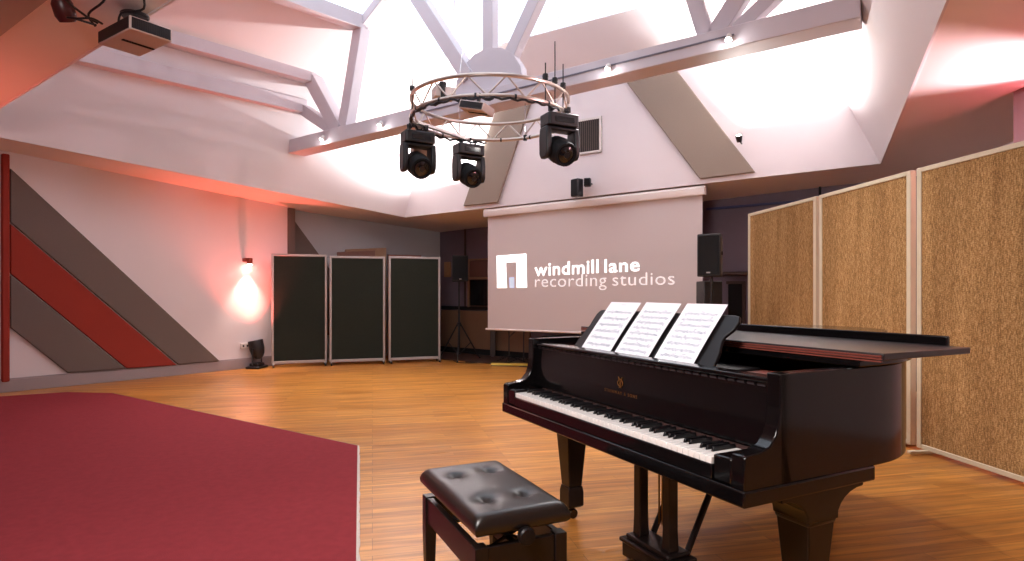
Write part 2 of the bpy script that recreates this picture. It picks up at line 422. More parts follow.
# purlins running along the left slope (and their twins on the right)
def purlin(t, z, nm, label, L=5.3, w=.17, h=.19, d=dl, n=nl):
    a = tp(t, z); b = a-Vector((d[0], d[1], 0)).normalized()*L; m_ = MB(); bar(m_, (0, 0, 0), tuple(b-a), w, h)
    o = m_.build(nm, beam_m, None, bevel=.006, loc=tuple(a)); return tag(o, label, 'beam', 'roof beams on the left slope')
purlin(.192, 4.92, 'roof_beam', 'topmost pale roof beam on the left slope, meeting the tall post')
purlin(.058, 4.37, 'roof_beam', 'middle pale roof beam on the left slope, ending at the thick short strut')
purlin(.030, 3.96, 'roof_beam', 'lower pale roof beam on the left slope, ending at the thin lowest strut')

# ------------------------------------------------------------------ gable: taupe diagonal panels, vent, speakers
def wall_panel(name, w, pts, t0, t1, m, label, cat, group=None, bevel=.012):
    P = w.poly(pts, t1)
    cx = sum(p[0] for p in P)/len(P); cz = min(p[1] for p in P)
    mb = MB(); mb.prism([(x-cx, z-cz) for x, z in P], 'y', -t1, -t0)
    o = mb.build(name, m, bevel=bevel, loc=tuple(w.world(cx, cz)), rotz=w.rot)
    return tag(o, label, cat, group)
P = WG.poly([(463, 206), (497, 202), (537, 78), (506, 78)], .05)
g = 'taupe diagonal panels on the gable wall'
wall_panel('wall_absorber', WG, [(463, 206), (497, 202.3), (538.5, 77), (506.5, 77)], 0.002, .05, taupe_fab, 'taupe sloping acoustic panel on the gable, left of the vent and behind the lighting ring', 'acoustic panel', g)
wall_panel('wall_absorber', WG, [(699.5, 178.8), (755, 172), (676.5, 70), (623.5, 78.5)], 0.002, .05, taupe_fab, 'taupe sloping acoustic panel on the gable, right of the vent beside the glare', 'acoustic panel', g)
x0, z1 = WG.at(571, 121.5); x1, z0 = WG.at(602, 152)
v = wthing('vent_grille', 'dark slatted air vent in a white frame high on the gable wall', 'vent', WG, (x0+x1)/2, z0)
wv, hv = x1-x0, z1-z0
m_ = MB(); m_.box(-wv/2, wv/2, -.012, -.001, 0, hv); m_.build('backing', blk_matte, v)
m_ = MB()
for a in ((-wv/2, -wv/2+.03, 0, hv), (wv/2-.03, wv/2, 0, hv), (-wv/2, wv/2, 0, .03), (-wv/2, wv/2, hv-.03, hv)): m_.box(a[0], a[1], -.03, -.001, a[2], a[3])
m_.build('frame', white_pl, v)
m_ = MB()
for k in range(14):
    x = -wv/2+.04+k*(wv-.08)/13; m_.box(x-.006, x+.006, -.024, -.012, .03, hv-.03)
m_.build('slats', grille_m, v)
def wall_speaker(px, py, w_, h_, d_, yaw, label):
    x, z = WG.at(px, py, .15)
    s_ = thing('wall_speaker', label, 'speaker', tuple(WG.world(x, z-h_/2, .15)), WG.rot+yaw, 'small black wall speakers')
    m_ = MB(); m_.box(-w_/2, w_/2, -d_/2, d_/2, 0, h_); m_.build('cabinet', blk, s_, bevel=.015)
    m_ = MB(); m_.box(-w_/2+.012, w_/2-.012, -d_/2-.006, -d_/2, .012, h_-.012); m_.build('grille', blk_matte, s_, bevel=.004)
    m_ = MB(); a = -yaw; e = Vector((math.sin(0), 0.15, 0)); R = Matrix.Rotation(-yaw, 4, 'Z')
    m_.tube([(0, d_/2-.01, h_/2), tuple(R @ Vector((0, .15, h_/2)))], .012, 8); m_.build('bracket', blk, s_)
wall_speaker(577, 188, .15, .26, .12, -.35, 'larger black wall speaker above the projection screen')
wall_speaker(587.5, 182.5, .10, .12, .10, .35, 'smaller black wall speaker to the right of the larger one, above screen')

# ------------------------------------------------------------------ left wall: diagonal panels
gs = 'padded diagonal stripes on the left wall'
wall_panel('wall_padding', WL, [(10.5, 168), (220, 361), (178.5, 364.6), (10.5, 222)], .002, .05, grey_fab, 'uppermost grey padded diagonal stripe on the left wall', 'acoustic panel', gs)
wall_panel('wall_padding', WL, [(10.5, 223.5), (177, 365), (127, 368.5), (10.5, 273.5)], .002, .05, red_fab, 'red padded diagonal stripe between two grey ones on left wall', 'acoustic panel', gs)
wall_panel('wall_padding', WL, [(10.5, 275), (125.5, 368.7), (68, 373), (10.5, 327.5)], .002, .05, grey_fab, 'lowest grey padded diagonal stripe, under the red one on left wall', 'acoustic panel', gs)
xa, _ = WL.at(2, 300, .07); xb, _ = WL.at(10, 300, .07)
m_ = MB(); m_.box(-(xb-xa)/2, (xb-xa)/2, -.07, -.002, 0, 2.75)
tag(m_.build('wall_padding', red_fab, bevel=.015, loc=tuple(WL.world((xa+xb)/2, .13)), rotz=WL.rot), 'tall narrow red padded strip standing upright at far left edge', 'acoustic panel')
wall_panel('wall_padding', WR, [(292.8, 218), (292.8, 335), (378, 335)], .002, .05, grey_fab, 'dark grey triangular padding on recessed wall above the leftmost dark screen', 'acoustic panel')

# copper wall lamp, socket
x, z = WL.at(246.5, 260, .04)
lamp = wthing('wall_lamp', 'small copper wall lamp shining down on white wall', 'lamp', WL, x, z)
m_ = MB(); m_.lathe([(0, -.07), (.045, -.07), (.045, .02), (.038, .03), (0, .03)], 16, c=(.02, -.10, 0)); m_.build('lamp_head', copper, lamp)
m_ = MB(); m_.box(-.05, 0, -.1, 0, -.03, .03); m_.build('bracket', copper, lamp, bevel=.006)
m_ = MB(); m_.lathe([(0, -.078), (.036, -.078), (.036, -.072), (0, -.072)], 16, c=(.02, -.10, 0)); m_.build('bulb', lamp_on, lamp)
LAMP = WL.world(x+.02, z, .13)
x, z = WL.at(244.5, 345.5)
so = wthing('power_socket', 'white double power socket on the wall behind floor spotlight', 'socket', WL, x, z-.05)
m_ = MB(); m_.box(-.07, .07, -.03, 0, 0, .09); m_.build('plate', white_pl, so, bevel=.006)
for xx in (-.045, .02):
    m_ = MB(); m_.box(xx, xx+.025, -.034, -.03, .03, .06); m_.build('outlet', blk_matte, so)

# ------------------------------------------------------------------ projection screen
PS = Wall(tuple((WG.p+WG.n*.07)[:2]), (.844, -.536))
hx0, hz0 = PS.at(484.5, 217, .04); hx1, hz1 = PS.at(705, 194.5, .04)
scx = (hx0+hx1)/2
ps = wthing('projection_screen', 'pulled-down projection screen with white housing showing a studio logo', 'screen', PS, scx, 0)
zt = (hz0+hz1)/2; W_ = hx1-hx0
m_ = MB(); sec = [(-.06, 0), (-.07, .03), (-.07, .09), (-.05, .12), (.04, .12), (.05, .09), (.05, .0)]
dzs = (hz1-hz0)/2
m_.loft([[(-W_/2, y, zt-dzs+z) for y, z in sec], [(W_/2, y, zt+dzs+z) for y, z in sec]]); m_.build('housing', housing_m, ps)
fx0 = PS.at(488, 270)[0]-scx; fx1 = PS.at(702.5, 270)[0]-scx; zb0 = PS.at(488, 329)[1]
m_ = MB(); m_.box(fx0, fx1, -.003, 0, zb0, zt+.06); m_.build('fabric', screen_m, ps)
m_ = MB(); m_.tube([(fx0-.04, -.002, zb0), (fx1+.04, -.002, zb0)], .016, 10); m_.build('bottom_bar', housing_m, ps)
def sp(px, py): x, z = PS.at(px, py, .005); return (x-scx, z)
lg = MB(); Y0_, Y1_ = -.0062, -.0035
def quad(mb, pts): mb.prism(pts, 'y', Y0_, Y1_)
quad(lg, [sp(496.4, 255.8), sp(526.2, 253.6), sp(526.5, 261.6), sp(496.6, 263)])
quad(lg, [sp(496.6, 262.8), sp(506, 262.4), sp(507, 288), sp(497, 288)])
quad(lg, [sp(516.4, 262), sp(526.5, 261.4), sp(527, 287.5), sp(516.6, 287.8)])
lg.build('logo_arch', proj_white, ps)
m_ = MB(); quad(m_, [sp(509.3, 277.5), sp(514, 277.2), sp(514.3, 287.9), sp(509.6, 288)]); m_.build('logo_block', proj_blue, ps)
def fit_text(body, p0, p1, hpx, m, off, name):
    a = sp(*p0); b = sp(*p1)
    o = text_mesh(body, 1, name, m, ps, offset=off, extrude=.0008)
    w0 = max(v.co.x for v in o.data.vertices)-min(v.co.x for v in o.data.vertices); x0 = min(v.co.x for v in o.data.vertices)
    hh = sp(p0[0], p0[1]-hpx)[1]-a[1]
    sx = (b[0]-a[0])/w0; sz = hh/.73
    ang = math.atan2(b[1]-a[1], b[0]-a[0])
    o.data.transform(Matrix.Translation((-x0, 0, 0)))
    for v in o.data.vertices: v.co.x *= sx; v.co.y *= sz
    o.data.update()
    o.location = (a[0], -.005, a[1]); o.rotation_euler = (PI/2, 0, 0)
    for v in o.data.vertices: v.co.y += math.tan(ang)*v.co.x
    return o
fit_text('windmill', (534.5, 276), (598.5, 272.8), 13.2, proj_white, .012, 'logo_title')
fit_text('lane', (604.5, 272.6), (639.5, 270.8), 13.8, proj_white, .012, 'logo_title')
fit_text('recording', (535, 287.2), (606.5, 285.9), 12.6, proj_pale, -.008, 'logo_subtitle')
fit_text('studios', (612.5, 285.7), (674.5, 284.6), 13.2, proj_pale, -.008, 'logo_subtitle')

# ------------------------------------------------------------------ back wall fittings
def wbox(name, px0, py0, px1, py1, t0, t1, m, label=None, cat=None, bevel=.006, par=None):
    a = WB.at(px0, py0, t1); b = WB.at(px1, py1, t1)
    x0, x1 = sorted((a[0], b[0])); 
    zlo = max(.0, WB.at((px0+px1)/2, max(py0, py1), t1)[1]); zhi = WB.at((px0+px1)/2, min(py0, py1), t1)[1]
    m_ = MB(); m_.box(-(x1-x0)/2, (x1-x0)/2, -t1, -t0, 0, zhi-zlo)
    o = m_.build(name, m, bevel=bevel, loc=tuple(WB.world((x0+x1)/2, zlo)), rotz=WB.rot)
    if label: tag(o, label, cat)
    else: struct(o)
    return o
wbox('trim_3', 464, 229, 465.5, 309, 0, .02, wood_dark)
wbox('trim_4', 441, 307, 560, 310.5, 0, .05, blk_matte)
wbox('wall_panelling', 441, 311, 530, 349.5, 0, .03, wood_mid)
wd = thing('wall_cabinet', 'brown wooden wall cabinet with dark pane left of the screen', 'cabinet', tuple(WB.world(WB.at(478, 300)[0], WB.at(478, 307)[1])), WB.rot)
def cab(name, px0, py0, px1, py1, t0, t1, m):
    o_ = Vector(wd.location); xo = (o_-WB.p).dot(WB.d)
    a = WB.at(px0, py0, t1); b = WB.at(px1, py1, t1); zc = sorted((WB.at((px0+px1)/2, py0, t1)[1]-o_.z, WB.at((px0+px1)/2, py1, t1)[1]-o_.z)); x0, x1 = sorted((a[0]-xo, b[0]-xo))
    m_ = MB(); m_.box(x0, x1, -t1, -t0, zc[0], zc[1]); m_.build(name, m, wd, bevel=.005)
cab('body', 467.5, 258.5, 500, 307, 0, .08, wood_dark)
cab('door_board', 469, 260.5, 499, 276.5, .08, .10, mat('reddish_board', '5c3b33', .6))
cab('frame', 467.5, 277, 500, 279.2, .08, .13, wood_mid); cab('frame', 467.5, 258.3, 500, 260, .08, .12, wood_mid); cab('frame', 467.2, 260, 469, 307, .08, .12, wood_mid)
cab('pane', 470, 280, 499, 305.5, .08, .09, dark_glass)
wbox('wall_shelf_board', 444, 262, 449.3, 277, 0, .06, wood_light, 'small light brown board on the dark wall left of loudspeaker', 'board')
# dark strip of floor before the back wall
m_ = MB(); m_.box(0.02, 7.6, -1.0, -.02, .0, .012)
struct(place(m_.build('floor_strip', dark_floor, smooth=False), WB))
# right part of the back wall
wbox('trim_5', 706, 203, 819, 205.5, 0, .03, mat('blue_lit_edge', '3a3f6a', .4))  # top edge of the dark panel, blue light falling on it put into its colour
wbox('trim_6', 818.5, 183, 820.5, 300, 0, .05, blk_matte)
wbox('trim_7', 722, 271, 800, 274.5, 0, .10, wood_dark)
dd = wbox('door_1', 728, 284, 742, 400, 0, .03, blk_matte)
wbox('trim_8', 742, 281, 745, 400, 0, .05, wood_dark); wbox('trim_9', 726, 281, 745, 284, 0, .05, wood_dark)

# ------------------------------------------------------------------ dark green-black screens in a row
def gpt(px, Y): return ((px-HX)/F*Y, Y)
def dark_screen(px0, Y0, px1, Y1, h, label):
    a = Vector(gpt(px0, Y0)+(0,)); b = Vector(gpt(px1, Y1)+(0,)); d = b-a; w_ = d.length
    t = thing('acoustic_screen', label, 'screen', tuple((a+b)/2), math.atan2(d.y, d.x), 'dark felt screens on castors')
    z0 = .055; fw = .035
    m_ = MB(); m_.box(-w_/2+fw, w_/2-fw, -.018, .018, z0+.04, h-fw); m_.build('felt_panel', green_felt, t)
    m_ = MB(); m_.box(-w_/2, -w_/2+fw, -.025, .025, z0, h); m_.box(w_/2-fw, w_/2, -.025, .025, z0, h)
    m_.box(-w_/2+fw, w_/2-fw, -.025, .025, h-fw, h); m_.box(-w_/2+fw, w_/2-fw, -.025, .025, z0, z0+.045)
    m_.build('frame', alu_paint, t, bevel=.005)
    for sx in (-1, 1):
        f = MB(); f.box(sx*(w_/2-.03)-.014, sx*(w_/2-.03)+.014, -.12, .12, z0-.012, z0+.012); f.build('foot_bar', alu_paint, t, bevel=.004)
        for sy in (-.105, .105):
            c = MB(); R = Matrix.Translation((sx*(w_/2-.03), sy, .028)) @ Matrix.Rotation(PI/2, 4, 'Y')
            c.lathe([(0, -.012), (.022, -.012), (.027, -.006), (.027, .006), (.022, .012), (0, .012)], 14, M=R)
            c.tube([(sx*(w_/2-.03), sy, .03), (sx*(w_/2-.03), sy, z0)], .008, 8)
            c.build('castor', blk, t)
dark_screen(271.5, 9.72, 327, 10.02, 1.83, 'leftmost dark felt screen in silver frame, next to the floor spotlight')
dark_screen(329.5, 9.98, 385, 10.25, 1.81, 'middle dark felt screen in silver frame, with boards stacked behind it')
dark_screen(388.5, 10.25, 440, 10.55, 1.82, 'rightmost dark felt screen in silver frame, beside the speaker stand')
# boards leaning behind
def board(px0, px1, Y, pytop, m, label, th=.05, tilt=.0):
    a = Vector(gpt(px0, Y)+(0,)); b = Vector(gpt(px1, Y+.25)+(0,)); d = b-a; h = CH+(HY-pytop)/F*Y
    m_ = MB(); w_ = d.length; m_.prism([(-w_/2, 0), (w_/2, 0), (w_/2, h+tilt), (-w_/2, h)], 'y', -th/2, th/2)
    return tag(m_.build('wooden_board', m, bevel=.006, loc=tuple((a+b)/2), rotz=math.atan2(d.y, d.x)), label, 'board', 'boards stored behind the dark screens')
board(337, 375, 10.62, 252.2, mat('stored_board_brown', '6f4738', .6), 'lower reddish board standing behind the middle dark screen', .06, .05)
board(345, 386, 10.85, 249.6, mat('stored_board_oak', '8a684c', .6), 'taller pale brown board standing behind the middle dark screen', .12, .05)
board(388, 421, 11.0, 254.6, mat('stored_board_red', '7c4a3a', .6), 'low reddish board showing behind the rightmost dark screen', .06)

# ------------------------------------------------------------------ burlap screens on the right
def burlap_screen(a, b, h, label):
    a = Vector(a+(0,)); b = Vector(b+(0,)); d = b-a; w_ = d.length
    t = thing('burlap_screen', label, 'screen', tuple((a+b)/2), math.atan2(d.y, d.x), 'burlap covered acoustic screens')
    fw = .045; z0 = .03
    for nm, x0, x1, za, zb in (('frame_post', -w_/2, -w_/2+fw, z0, h), ('frame_post', w_/2-fw, w_/2, z0, h), ('frame_rail', -w_/2+fw, w_/2-fw, h-.035, h), ('frame_rail', -w_/2+fw, w_/2-fw, z0, z0+.035)):
        m_ = MB(); m_.box(x0, x1, -.024, .024, za, zb); m_.build(nm, frame_white, t, bevel=.004)
    m_ = MB(); m_.box(-w_/2+fw, w_/2-fw, -.016, .016, z0+.035, h-.035); m_.build('burlap_panel', burlap, t)
    for sx in (-1, 1):
        m_ = MB(); x = sx*(w_/2-.1); m_.box(x-.02, x+.02, -.17, .17, .012, .032); m_.build('foot', frame_white, t, bevel=.004)
B3 = [(2.865, 7.29), (3.005, 5.94), (3.01, 5.89), (3.105, 4.68), (3.11, 4.62), (3.255, 3.25)]
burlap_screen(B3[0], B3[1], 2.155, 'tan burlap screen farthest back, beside the right loudspeaker')
burlap_screen(B3[2], B3[3], 2.155, 'middle tan burlap screen of the row behind the piano')
burlap_screen(B3[4], B3[5], 2.155, 'tan burlap screen nearest the viewer at right edge')
# pale return at far right
m_ = MB(); m_.box(0, .04, -.02, .12, 0, 2.95); o = m_.build('trim_10', mat('pink_trim', 'a9838c', .5), loc=(4.075, 4.80, 0), bevel=.004); struct(o)
m_ = MB(); m_.box(.04, .71, 0, .1, 0, 2.76); o = m_.build('wall_return', plaster_l, loc=(4.075, 4.80, 0), smooth=False); struct(o)

# ------------------------------------------------------------------ loudspeakers on stands
def stand(loc, h, label, spread=.42, rz=0):
    t = thing('speaker_stand', label, 'stand', loc, rz)
    m_ = MB(); m_.tube([(0, 0, .10), (0, 0, h*.62)], .019, 12); m_.build('pole', blk, t)
    m_ = MB(); m_.tube([(0, 0, h*.6), (0, 0, h)], .014, 12); m_.build('inner_pole', blk, t)
    m_ = MB(); m_.lathe([(0, -.04), (.032, -.04), (.036, 0), (.032, .03), (0, .03)], 14, c=(0, 0, h*.46)); m_.build('collar', blk, t)
    m_ = MB(); m_.lathe([(0, -.02), (.028, -.02), (.028, .02), (0, .02)], 14, c=(0, 0, .12)); m_.build('collar', blk, t)
    for k in range(3):
        a = 2*PI*k/3+.35; c, s_ = math.cos(a), math.sin(a)
        m_ = MB(); m_.tube([(c*.03, s_*.03, h*.46), (c*spread, s_*spread, .012)], .012, 8); l = m_.build('leg', blk, t)
        m_ = MB(); m_.tube([(c*.025, s_*.025, .12), (c*spread*.55, s_*spread*.55, .012+(h*.46)*.45)], .008, 8); m_.build('brace', blk, t)
        m_ = MB(); m_.lathe([(0, 0), (.018, 0), (.016, .03), (0, .03)], 10, c=(c*spread, s_*spread, 0)); m_.build('rubber_foot', blk_matte, l)
    return t
def speaker(loc, w_, h_, d_, rz, label):
    t = thing('loudspeaker', label, 'speaker', loc, rz)
    pl = [(-w_/2, -d_/2), (w_/2, -d_/2), (w_/2*.72, d_/2), (-w_/2*.72, d_/2)]
    m_ = MB(); m_.prism(pl, 'z', 0, h_); m_.build('cabinet', blk, t, bevel=.012)
    m_ = MB(); m_.box(-w_/2+.015, w_/2-.015, -d_/2-.010, -d_/2-.001, .02, h_-.02); m_.build('grille', blk_matte, t, bevel=.004)
    m_ = MB(); m_.box(-.02, .02, -d_/2-.012, -d_/2-.010, .035, .05); m_.build('badge', alu, t)
    m_ = MB(); m_.tube([(w_/2*.87+.001, -.02, h_*.55), (w_/2*.87+.012, -.02, h_*.55)], .02, 10); m_.build('handle_cup', blk_matte, t)
    return t
sl = ((459-HX)/F*10.8, 10.8, 0)
stand(sl, 1.40, 'black tripod stand carrying the left loudspeaker beside the dark screens', .42, .2)
speaker((sl[0], sl[1], 1.40), .29, .46, .28, .25, 'left black loudspeaker on tripod stand before the dark back wall')
sr = ((711.5-HX)/F*6.6, 6.6, 0)
stand(sr, 1.38, 'black tripod stand under the loudspeaker right of the projection screen', .42, .4)
speaker((sr[0], sr[1], 1.38), .25, .46, .26, -.55, 'right black loudspeaker between the projection screen and burlap screens')
# dark column behind the right speaker
def pile(name, px0, px1, Y, py0, py1, m, label, cat, dep=.3, bevel=.01):
    x0 = (px0-HX)/F*Y; x1 = (px1-HX)/F*Y; z0 = max(0, CH+(HY-py1)/F*Y); z1 = CH+(HY-py0)/F*Y
    m_ = MB(); m_.box(-(x1-x0)/2, (x1-x0)/2, 0, dep, 0, z1-z0)
    return tag(m_.build(name, m, bevel=bevel, loc=((x0+x1)/2, Y, z0)), label, cat)
pile('equipment_cabinet', 704, 722.5, 6.95, 281, 420, blk, 'narrow dark upright cabinet below and behind the right loudspeaker', 'cabinet')
# gear behind the screen's foot
def music_stand(loc, h, rz, label):
    t = thing('microphone_stand', label, 'stand', loc, rz, 'stands behind the projection screen')
    m_ = MB(); m_.tube([(0, 0, .03), (0, 0, h)], .011, 8); m_.build('pole', blk, t)
    m_ = MB(); m_.tube([(0, 0, h-.12), (.25, 0, h+.1)], .008, 8); m_.build('boom_arm', blk, t)
    for k in range(3):
        a = 2*PI*k/3; m_ = MB(); m_.tube([(0, 0, .12), (math.cos(a)*.3, math.sin(a)*.3, .01)], .008, 8); m_.build('leg', blk, t)
music_stand(((509-HX)/F*10.35, 10.35, 0), .56, .3, 'thin black microphone stand seen under the screen, left one')
music_stand(((524-HX)/F*10.0, 10.25, 0), .62, 1.2, 'black microphone stand seen under the screen, right one')
fc = thing('flight_case', 'low dark equipment case on the floor behind the projection screen', 'case', ((562-HX)/F*9.6, 9.5, 0), WB.rot)
m_ = MB(); m_.box(-.40, .40, 0, .45, .04, .50); m_.build('body', blk, fc, bevel=.01)
m_ = MB(); m_.box(-.41, .41, -.01, .46, .34, .36); m_.build('lid_seam', alu, fc)
for sx in (-.36, .36):
    m_ = MB(); m_.box(sx-.03, sx+.03, .02, .08, 0, .04); m_.box(sx-.03, sx+.03, .37, .43, 0, .04); m_.build('foot', blk_matte, fc)
up = WB.at(493.5, 340, .12)
m_ = MB(); m_.box(-.05, .05, -.05, .05, 0, .72)
tag(m_.build('wooden_post', wood_dark, bevel=.006, loc=tuple(WB.world(up[0], 0, .14))), 'short dark upright post behind the lower left screen corner', 'post')
# yellow edged cable ramp and cable on the floor
m_ = MB(); cr = thing('cable_ramp', 'low black cable ramp with yellow lid on the floor', 'cable ramp', ((512-HX)/F*10.1, 9.95, 0), -.12)
m_.prism([(-.09, 0), (.09, 0), (.05, .035), (-.05, .035)], 'x', -.34, .42); m_.build('base', blk_matte, cr)
m_ = MB(); m_.prism([(-.075, .013), (.05, .035), (.05, .042), (-.05, .042)], 'x', -.34, .42); m_.build('lid', yellow, cr)
m_ = MB(); cpts = catmull([(-1.02, 10.6, .008), (-.9, 10.35, .008), (-.72, 10.28, .008), (-.58, 10.36, .008), (-.66, 10.48, .008), (-.8, 10.42, .008), (-.70, 10.3, .02), (-.5, 10.3, .008), (-.3, 10.22, .008)], 5)
tag(m_.tube(cpts, .007, 6).build('floor_cable', blk), 'black cable lying coiled on the floor near the tripod stand', 'cable')

# floor spotlight (par can)
sx_, sy_ = (257-HX)/F*9.66, 9.66
pc = thing('floor_spotlight', 'black par can spotlight standing on the floor before the left wall', 'spotlight', (sx_, sy_, 0), WL.rot+.6)
m_ = MB(); m_.box(-.16, .16, -.11, .11, 0, .035); m_.build('base', blk, pc, bevel=.012)
m_ = MB(); m_.box(-.11, .11, -.07, .07, .035, .085); m_.build('ballast', blk, pc, bevel=.012)
for s_ in (-1, 1):
    m_ = MB(); m_.tube([(s_*.145, 0, .05), (s_*.135, 0, .33)], .011, 8); m_.build('yoke_arm', blk, pc)
Rm = Matrix.Translation((0, 0, .31)) @ Matrix.Rotation(math.radians(-12), 4, 'X')
m_ = MB(); m_.lathe([(0, -.17), (.03, -.17), (.075, -.13), (.10, -.08), (.115, .0), (.115, .13), (.108, .135), (.10, .12), (0, .11)], 20, M=Rm); m_.build('lamp_can', blk, pc)
m_ = MB(); m_.tube([tuple(Rm @ Vector((-.14, 0, 0))), tuple(Rm @ Vector((-.112, 0, 0)))], .022, 10); m_.tube([tuple(Rm @ Vector((.112, 0, 0))), tuple(Rm @ Vector((.14, 0, 0)))], .022, 10); m_.build('knob', blk_matte, pc)

# ------------------------------------------------------------------ red carpet
cp = [(-1.21, 4.74), (-.62, 2.40), (.25, -1.2), (-5.8, -1.2), (-8.0, 3.6), (-6.3, 6.75), (-5.35, 7.27), (-4.76, 7.2)]
ct = thing('carpet', 'large dark red carpet covering the floor at left', 'carpet', (-3.0, 3.0, 0))
m_ = MB(); m_.prism([(x+3, y-3) for x, y in cp], 'z', .001, .012); m_.build('pile', carpet_m, ct)
m_ = MB()
ed = [(-4.76, 7.2), (-1.21, 4.74), (-.62, 2.40), (.25, -1.2)]
random.seed(3)
for i in range(3):
    a = Vector(ed[i]); b = Vector(ed[i+1]); d = (b-a); L = d.length; d.normalize(); n_ = Vector((-d.y, d.x)) if i else Vector((-d.y, d.x)); 
    if n_.x < 0: n_ = -n_
    k = max(2, int(L/.05)); wd_ = .007 if i == 0 else .017
    ri = [a+d*L*j/k for j in range(k+1)]
    rings = []
    for j, p in enumerate(ri):
        w1 = wd_*random.uniform(.7, 1.15); q = p+n_*w1-Vector((3, 3))*0
        rings.append([(p.x+3, p.y-3, .001), (q.x+3, q.y-3, .001), (q.x+3, q.y-3, .010), (p.x+3, p.y-3, .014)])
    m_.loft(rings)
m_.build('edge_binding', edge_m, ct)

# ------------------------------------------------------------------ grand piano
W = 1.59; ZB, ZA, ZK, ZR = .589, .740, .707, .968
pn = thing('grand_piano', 'glossy black grand piano with open keyboard and folded lid', 'piano', (-.046, 3.161, 0), -1.104)
SB_ = .149
side_pts = [(0, SB_), (0, .8), (0, 1.5), (0, 1.95), (.035, 2.12), (.15, 2.235), (.34, 2.27), (.52, 2.245), (.66, 2.15), (.74, 2.0), (.80, 1.8), (.88, 1.6), (1.02, 1.38), (1.20, 1.20), (1.38, 1.05), (1.51, .91), (1.573, .76), (W, .62), (W, .4), (W, SB_)]
def smooth_open(pts): return [(p[0], p[1]) for p in catmull([(x, y, 0) for x, y in pts], 4)]
outl = [(min(W, max(0, x)), y) for x, y in smooth_open(side_pts)]
def offset(pl, d):   # open polyline; positive d = inward (to the right of travel)
    out = []
    for i, p in enumerate(pl):
        a = Vector(pl[max(0, i-1)]); b = Vector(pl[min(len(pl)-1, i+1)]); t = (b-a).normalized(); n_ = Vector((t.y, -t.x))
        out.append((p[0]+n_.x*d, p[1]+n_.y*d))
    return out
inn = offset(outl, .045)
rm = MB(); n_ = len(outl)
rings = []
for i in range(n_):
    o_, q = outl[i], inn[i]
    o2 = offset(outl, .004)[i] if False else o_
    rings.append([(o_[0], o_[1], .636), (o_[0], o_[1], ZR), (q[0], q[1], ZR), (q[0], q[1], .636)])
rm.loft(rings)
# cheeks with their S-curve (arm)
arm = [(0, .636), (0, .728), (.006, .738), (.03, .742), (.07, .745), (.105, .757), (.13, .785), (.143, .82), (SB_-.001, .87), (SB_, ZR), (.20, ZR), (.20, .636)]
for x0 in (0, W-.052): rm.prism([(y, z) for y, z in arm], 'x', x0, x0+.052)
rm.build('case', black_gloss, pn, bevel=.004)
kb = MB(); kb.box(-.004, W+.004, -.006, .60, ZB, .638); kb.build('keybed', black_gloss, pn, bevel=.006)
m_ = MB()
for x0, x1 in ((.052, .128), (W-.128, W-.052)): m_ = MB(); m_.box(x0, x1, .004, .155, .638, ZK+.012); m_.build('key_block', black_gloss, pn, bevel=.008)
m_ = MB(); m_.box(.128, W-.128, .0, .022, .638, ZK-.022); m_.build('key_slip', black_gloss, pn, bevel=.004)
# bottom boards
m_ = MB(); m_.prism([(x, y) for x, y in inn], 'z', .64, .66); m_.build('bottom_board', wood_dark, pn)
# keyboard
KX0, KX1 = .132, W-.132; KB = .163
fr = MB(); fr.box(KX0-.002, KX1+.002, .022, .19, .655, ZK-.025)
kbd = fr.build('keyboard', wood_light, pn)
kw = (KX1-KX0)/52
def white_key(n):
    m_ = MB(); g_ = kw*.035
    note = (n+5) % 7   # 0=C
    cl = .27 if note in (1, 2, 4, 5, 6) else 0; crr = .27 if note in (0, 1, 3, 4, 5) else 0
    if n == 0: cl = 0
    if n == 51: crr = 0
    x0, x1 = g_, kw-g_
    pl = [(x0, .004), (x1, .004), (x1, .052), (x1-(crr*kw), .052), (x1-(crr*kw), KB-.004), (x0+(cl*kw), KB-.004), (x0+(cl*kw), .052), (x0, .052)]
    m_.prism(pl, 'z', ZK-.022, ZK)
    return m_
cache = {}
for n in range(52):
    note = (n+5) % 7; key = (note if n not in (0, 51) else 100+n)
    if key not in cache:
        o = white_key(n).build('white_key', ivory, kbd, bevel=.0012, seg=1); cache[key] = o
    else:
        o = cache[key].copy(); COL.objects.link(o)
    o.location = (KX0+n*kw, 0, 0)
bk0 = None
for n in range(51):
    note = (n+5) % 7
    if note in (0, 1, 3, 4, 5):
        if bk0 is None:
            m_ = MB(); m_.loft([[(-.0055, .056, ZK-.004), (.0055, .056, ZK-.004), (.0055, KB-.006, ZK-.004), (-.0055, KB-.006, ZK-.004)], [(-.0045, .062, ZK+.013), (.0045, .062, ZK+.013), (.0045, KB-.006, ZK+.013), (-.0045, KB-.006, ZK+.013)]])
            bk0 = m_.build('black_key', ebony, kbd, bevel=.0015, seg=1); o = bk0
        else:
            o = bk0.copy(); COL.objects.link(o)
        o.location = (KX0+(n+1)*kw, 0, 0)
m_ = MB(); m_.box(KX0, KX1, KB-.004, KB+.003, ZK-.01, ZK+.012); m_.build('felt_strip', felt_red, kbd)
